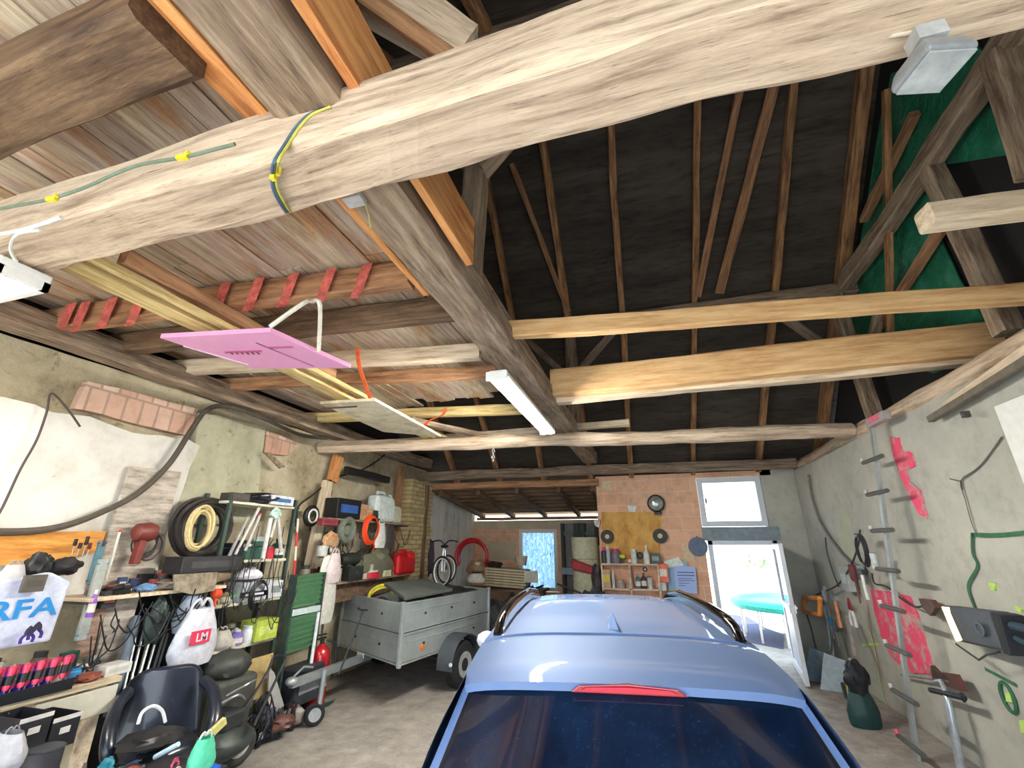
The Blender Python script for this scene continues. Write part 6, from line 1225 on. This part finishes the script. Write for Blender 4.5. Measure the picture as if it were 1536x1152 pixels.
# cables
def cabr(name,label,pts,r,mat,X=2.76): return cable(name,label,pts,X,r,mat)
cabr('grey_conduit','grey conduit curving down the right wall from the wall plate',[(1213,712),(1218,745),(1232,785),(1255,820),(1275,842),(1290,850)],.022,C(112,112,104))
cabr('dark_cable','thin dark cable hanging left of the grey conduit',[(1238,806),(1241,830),(1250,860),(1258,880)],.011,C(62,72,72))
cabr('dark_cable','black cable looping from the third ladder rung to the grey junction box',[(1290,795),(1288,815),(1278,845),(1262,872),(1245,884),(1225,892)],.012,C(60,62,66),2.66)
cabr('dark_cable','black cable from the hanging tools to the glowing floodlight',[(1308,860),(1312,875),(1330,880),(1352,898),(1372,910),(1390,908)],.01,C(44,46,52),2.7)
itr('box','junction_box','grey electrical junction box on the right wall','junction box',1276,887,18,38,(176,184,186),(206,212,212),d=.1)
itr('box','socket','small grey socket beside the grey junction box','socket',1292,870,12,22,(140,154,160),(110,124,130),d=.08)
for k,n,l,px,py,w,h,c,c2,cat,X in [
 ('coil','grey_cable_loop','dark cable loops hanging from the third ladder rung','cable',1302,852,20,54,(50,48,54),(60,60,60)) and ('coil','cable_loop','dark cable loops hanging from the third ladder rung',1303,852,22,54,(50,48,54),(60,60,60),'cable',2.55),
 ('can','silver_canister','speckled silver cylinder hanging beside the ladder mast',1315,853,10,24,(206,214,216),(120,126,128),'canister',2.55),
 ('hammer','white_handled_mallet','mallet with a thin white handle hanging on the ladder rung',1312,900,10,46,(226,226,222),(40,40,44),'hammer',2.52),
 ('driver','red_brown_tool','reddish brown tool hanging left of the ladder',1296,905,14,60,(110,58,62),(120,80,80),'tool',2.6),
 ('hammer','wooden_hammer','hammer with an orange wooden handle hanging on the right wall',1272,942,14,50,(206,140,96),(140,140,146),'hammer',2.6),
 ('pliers','shears','white and red garden shears hanging below the wooden hammer',1291,940,16,44,(206,216,210),(130,40,50),'shears',2.6),
 ('driver','blue_tool','tool with a bright blue grip hanging on the right wall',1254,958,12,36,(40,130,190),(120,130,140),'tool',2.6),
 ('driver','small_tool','small dark hand tool hanging under the blue grip',1262,970,8,40,(80,90,104),(120,120,126),'tool',2.62),
 ('pliers','grey_tool','grey pliers hanging above the blue gripped tool',1250,925,18,40,(120,130,138),(150,156,160),'pliers',2.62)]:
    it(k,n,l,cat,px,py,w,h,c,c2,X=X)
ps=thing('bow_saw','bow saw with an orange handle hanging at the opened door','saw',ax(1222,985,2.4))
b=MB(); 
for a,c_ in (((1206,896),(1230,898)),((1206,896),(1206,918)),((1206,918),(1230,922)),((1230,898),(1230,922))): b.cyl(ax(*a,2.4),ax(*c_,2.4),.035,n=8)
b.build('handle',C(236,150,70,rough=.4),ps,world=True,bevel=.006)
b=MB(); b.ring(smooth([ax(*p,2.4) for p in ((1208,916),(1216,940),(1226,978),(1238,986),(1247,976),(1246,950),(1238,918))],4),.014,8); b.build('frame',C(70,86,80,rough=.5),ps,world=True,smooth_=True)
b=MB(); b.cyl(ax(1228,980,2.42),ax(1240,987,2.42),.02,n=8); b.build('blade',C(190,196,200),ps,world=True)
# planks and pipes leaning in the corner
def leaner(name,label,p,q,X0,X1,w,d,mat,cat='plank'): return beam(name,ax(*p,X0),ax(*q,X1),w,d,mat,label,cat,side=(1,-.4,0) if w>.1 else (0,-1,0),jit=.002)
leaner('leaning_plank','grey fluted plank leaning left beside the open door',(1212,1105),(1234,978),2.05,2.4,.34,.04,C(136,156,172,rough=.5))
leaner('leaning_plank','pale blue grey board leaning right of the fluted plank',(1240,1125),(1252,985),2.1,2.45,.26,.04,C(160,178,192,rough=.5))
leaner('leaning_pipe','long grey pipe leaning on the right wall by the bow saw',(1256,1040),(1236,880),2.4,2.65,.05,.05,C(150,160,168,metal=.4,rough=.4),'pipe')
leaner('leaning_pipe','dark thin pipe leaning below the long grey pipe',(1296,1140),(1252,985),2.15,2.6,.035,.035,C(70,76,84),'pipe')
leaner('yellow_tool_shaft','yellow and black shaft leaning above the dark bag',(1283,1078),(1264,1000),2.3,2.55,.035,.035,C(196,186,90,rough=.5),'shaft')
leaner('chrome_handle','short chrome handle leaning on the right wall under the hammer',(1283,985),(1270,925),2.45,2.6,.04,.04,C(190,190,186,metal=.5,rough=.3),'handle')
itr('can','socket_box','pale round wall socket below the chrome handle','socket',1279,1003,12,16,(206,206,200),(190,190,186),X=2.7)
it('bag','dark_green_bag','dark green glossy bag on the floor at the right wall','bag',1300,0,40,50,(24,62,62),(60,110,104),X=2.2,z=0,d=.35,real=(.42,.45))
it('lump','black_bag','black bag standing on top of the dark green one','bag',1290,0,24,28,(18,24,30),(30,40,46),X=2.2,z=.36,d=.25,real=(.26,.3))
# ================================================================ GARDEN
tp=thing('trampoline','round garden trampoline with a turquoise edge outside the back door','trampoline',(3.1,12.45,-.05))
tc_=Vector((3.1,12.45,.72)); tr_=1.32
zc=ay(1120,903,13).z
b=MB(); b.torus(tc_,tr_,.10,Matrix.Diagonal((1,1,.5)).to_3x3(),48,8); b.build('edge_pad',C(60,206,196,rough=.5),tp,world=True,smooth_=True)
b=MB(); b.lathe([(tr_-.05,.02),(tr_-.05,.03)],tc_-Vector((0,0,.02)),40); b.build('mat',C(60,70,96),tp,world=True)
for k in range(6):
    q=k*math.pi/3+math.radians(215); a=tc_+Vector((tr_*.92*math.cos(q),tr_*.92*math.sin(q),0)); c_=tc_+Vector((tr_*.92*math.cos(q+.45),tr_*.92*math.sin(q+.45),0)); b=MB()
    b.ring([a,Vector((a.x,a.y,-.05)),Vector((c_.x,c_.y,-.05)),c_],.025,8); b.build('leg',C(220,224,226,metal=.3,rough=.3),tp,world=True)
b=MB(); b.prism([az(*p,-.03) for p in ((1086,922),(1120,926),(1150,944),(1176,954),(1176,976),(1126,966),(1102,942))],(0,0,.03)); tag(b.build('garden_mat',C(70,72,104,rough=.9,var=.15)),'dark blue grey mat lying on the gravel outside the back door','mat')
b=MB()
for k in range(5): b.blob((6.0+.8*k,34+R(-1,1),1.0+R(-.2,.5)),(.6,.5,.6),seed=k,amp=.5,n=3)
h=tag(b.build('hedge',C(150,176,150,rough=.9,var=.3),smooth_=True),'pale green hedge at the far end of the garden','hedge'); h['kind']='stuff'
# ================================================================ OUTSIDE, LIGHT, CAMERA
b=MB(); b.grid(lambda u,v:(-30+60*u,-16+14.7*v,-.05),4,4); struct(b.build('floor_yard',texmat('pale_driveway',[(.3,(190,186,178)),(.7,(222,218,208))],2,9)))
b=MB(); b.grid(lambda u,v:(-20+45*u,13.4+26*v,-.12+.03*noise.noise(Vector((u*40,v*30,0)))),40,30); struct(b.build('floor_garden',texmat('dry_lawn',[(.35,(216,210,170)),(.6,(236,230,200))],3,9)))
b=MB(); b.grid(lambda u,v:(.2+6*u,10.1+3.4*v,-.05+.02*noise.noise(Vector((u*60,v*40,0)))),60,30); struct(b.build('floor_gravel',texmat('white_gravel',[(.35,(120,120,130)),(.5,(214,214,220)),(.7,(240,240,244))],30,60)))
wd=bpy.data.worlds.new('w'); SC.world=wd; wd.use_nodes=True; nt=wd.node_tree; bg=nt.nodes['Background']
tc=N(nt,'ShaderNodeTexCoord'); sx=N(nt,'ShaderNodeSeparateXYZ'); L(nt,tc.outputs['Generated'],sx.inputs[0])
L(nt,ramp(nt,sx.outputs['Z'],[(0.0,(.86,.93,1,1)),(.5,(.62,.8,1,1))]),bg.inputs[0]); bg.inputs[1].default_value=WORLD
def sun(rot,e):
    l=bpy.data.lights.new('sun','SUN'); l.energy=e; l.angle=.01; l.color=(1,.95,.88); o=bpy.data.objects.new('sun',l); COL.objects.link(o); o.rotation_euler=rot
sun((math.radians(38),0,math.radians(20)),SUN)
def area(name,loc,rot,sx_,sy_,e,col):
    l=bpy.data.lights.new(name,'AREA'); l.shape='RECTANGLE'; l.size=sx_; l.size_y=sy_; l.energy=e; l.color=col; o=bpy.data.objects.new(name,l); COL.objects.link(o); o.location=loc; o.rotation_euler=rot; return o
0 and area('tube_glow',(-1.17,4.55,3.345),(0,0,0),.1,2.0,TUBE,(1,.95,.86))
0 and area('tube_glow',(-3.85,1.2,3.28),(0,0,0),1.1,.12,TUBE2,(1,.95,.86))
cam=bpy.data.cameras.new('cam'); co=bpy.data.objects.new('cam',cam); COL.objects.link(co); SC.camera=co
cam.sensor_width=36; cam.lens=36*F/1536; cam.clip_start=.05; cam.clip_end=200
co.location=(0,0,HC); co.rotation_euler=(math.pi/2+PIT,0,YAW)
SC.view_settings.view_transform='Standard'; SC.view_settings.look='None'; SC.view_settings.exposure=EXPO; SC.view_settings.gamma=1
SC.cycles.use_denoising=True; SC.cycles.max_bounces=8; SC.cycles.diffuse_bounces=5; SC.cycles.sample_clamp_indirect=8
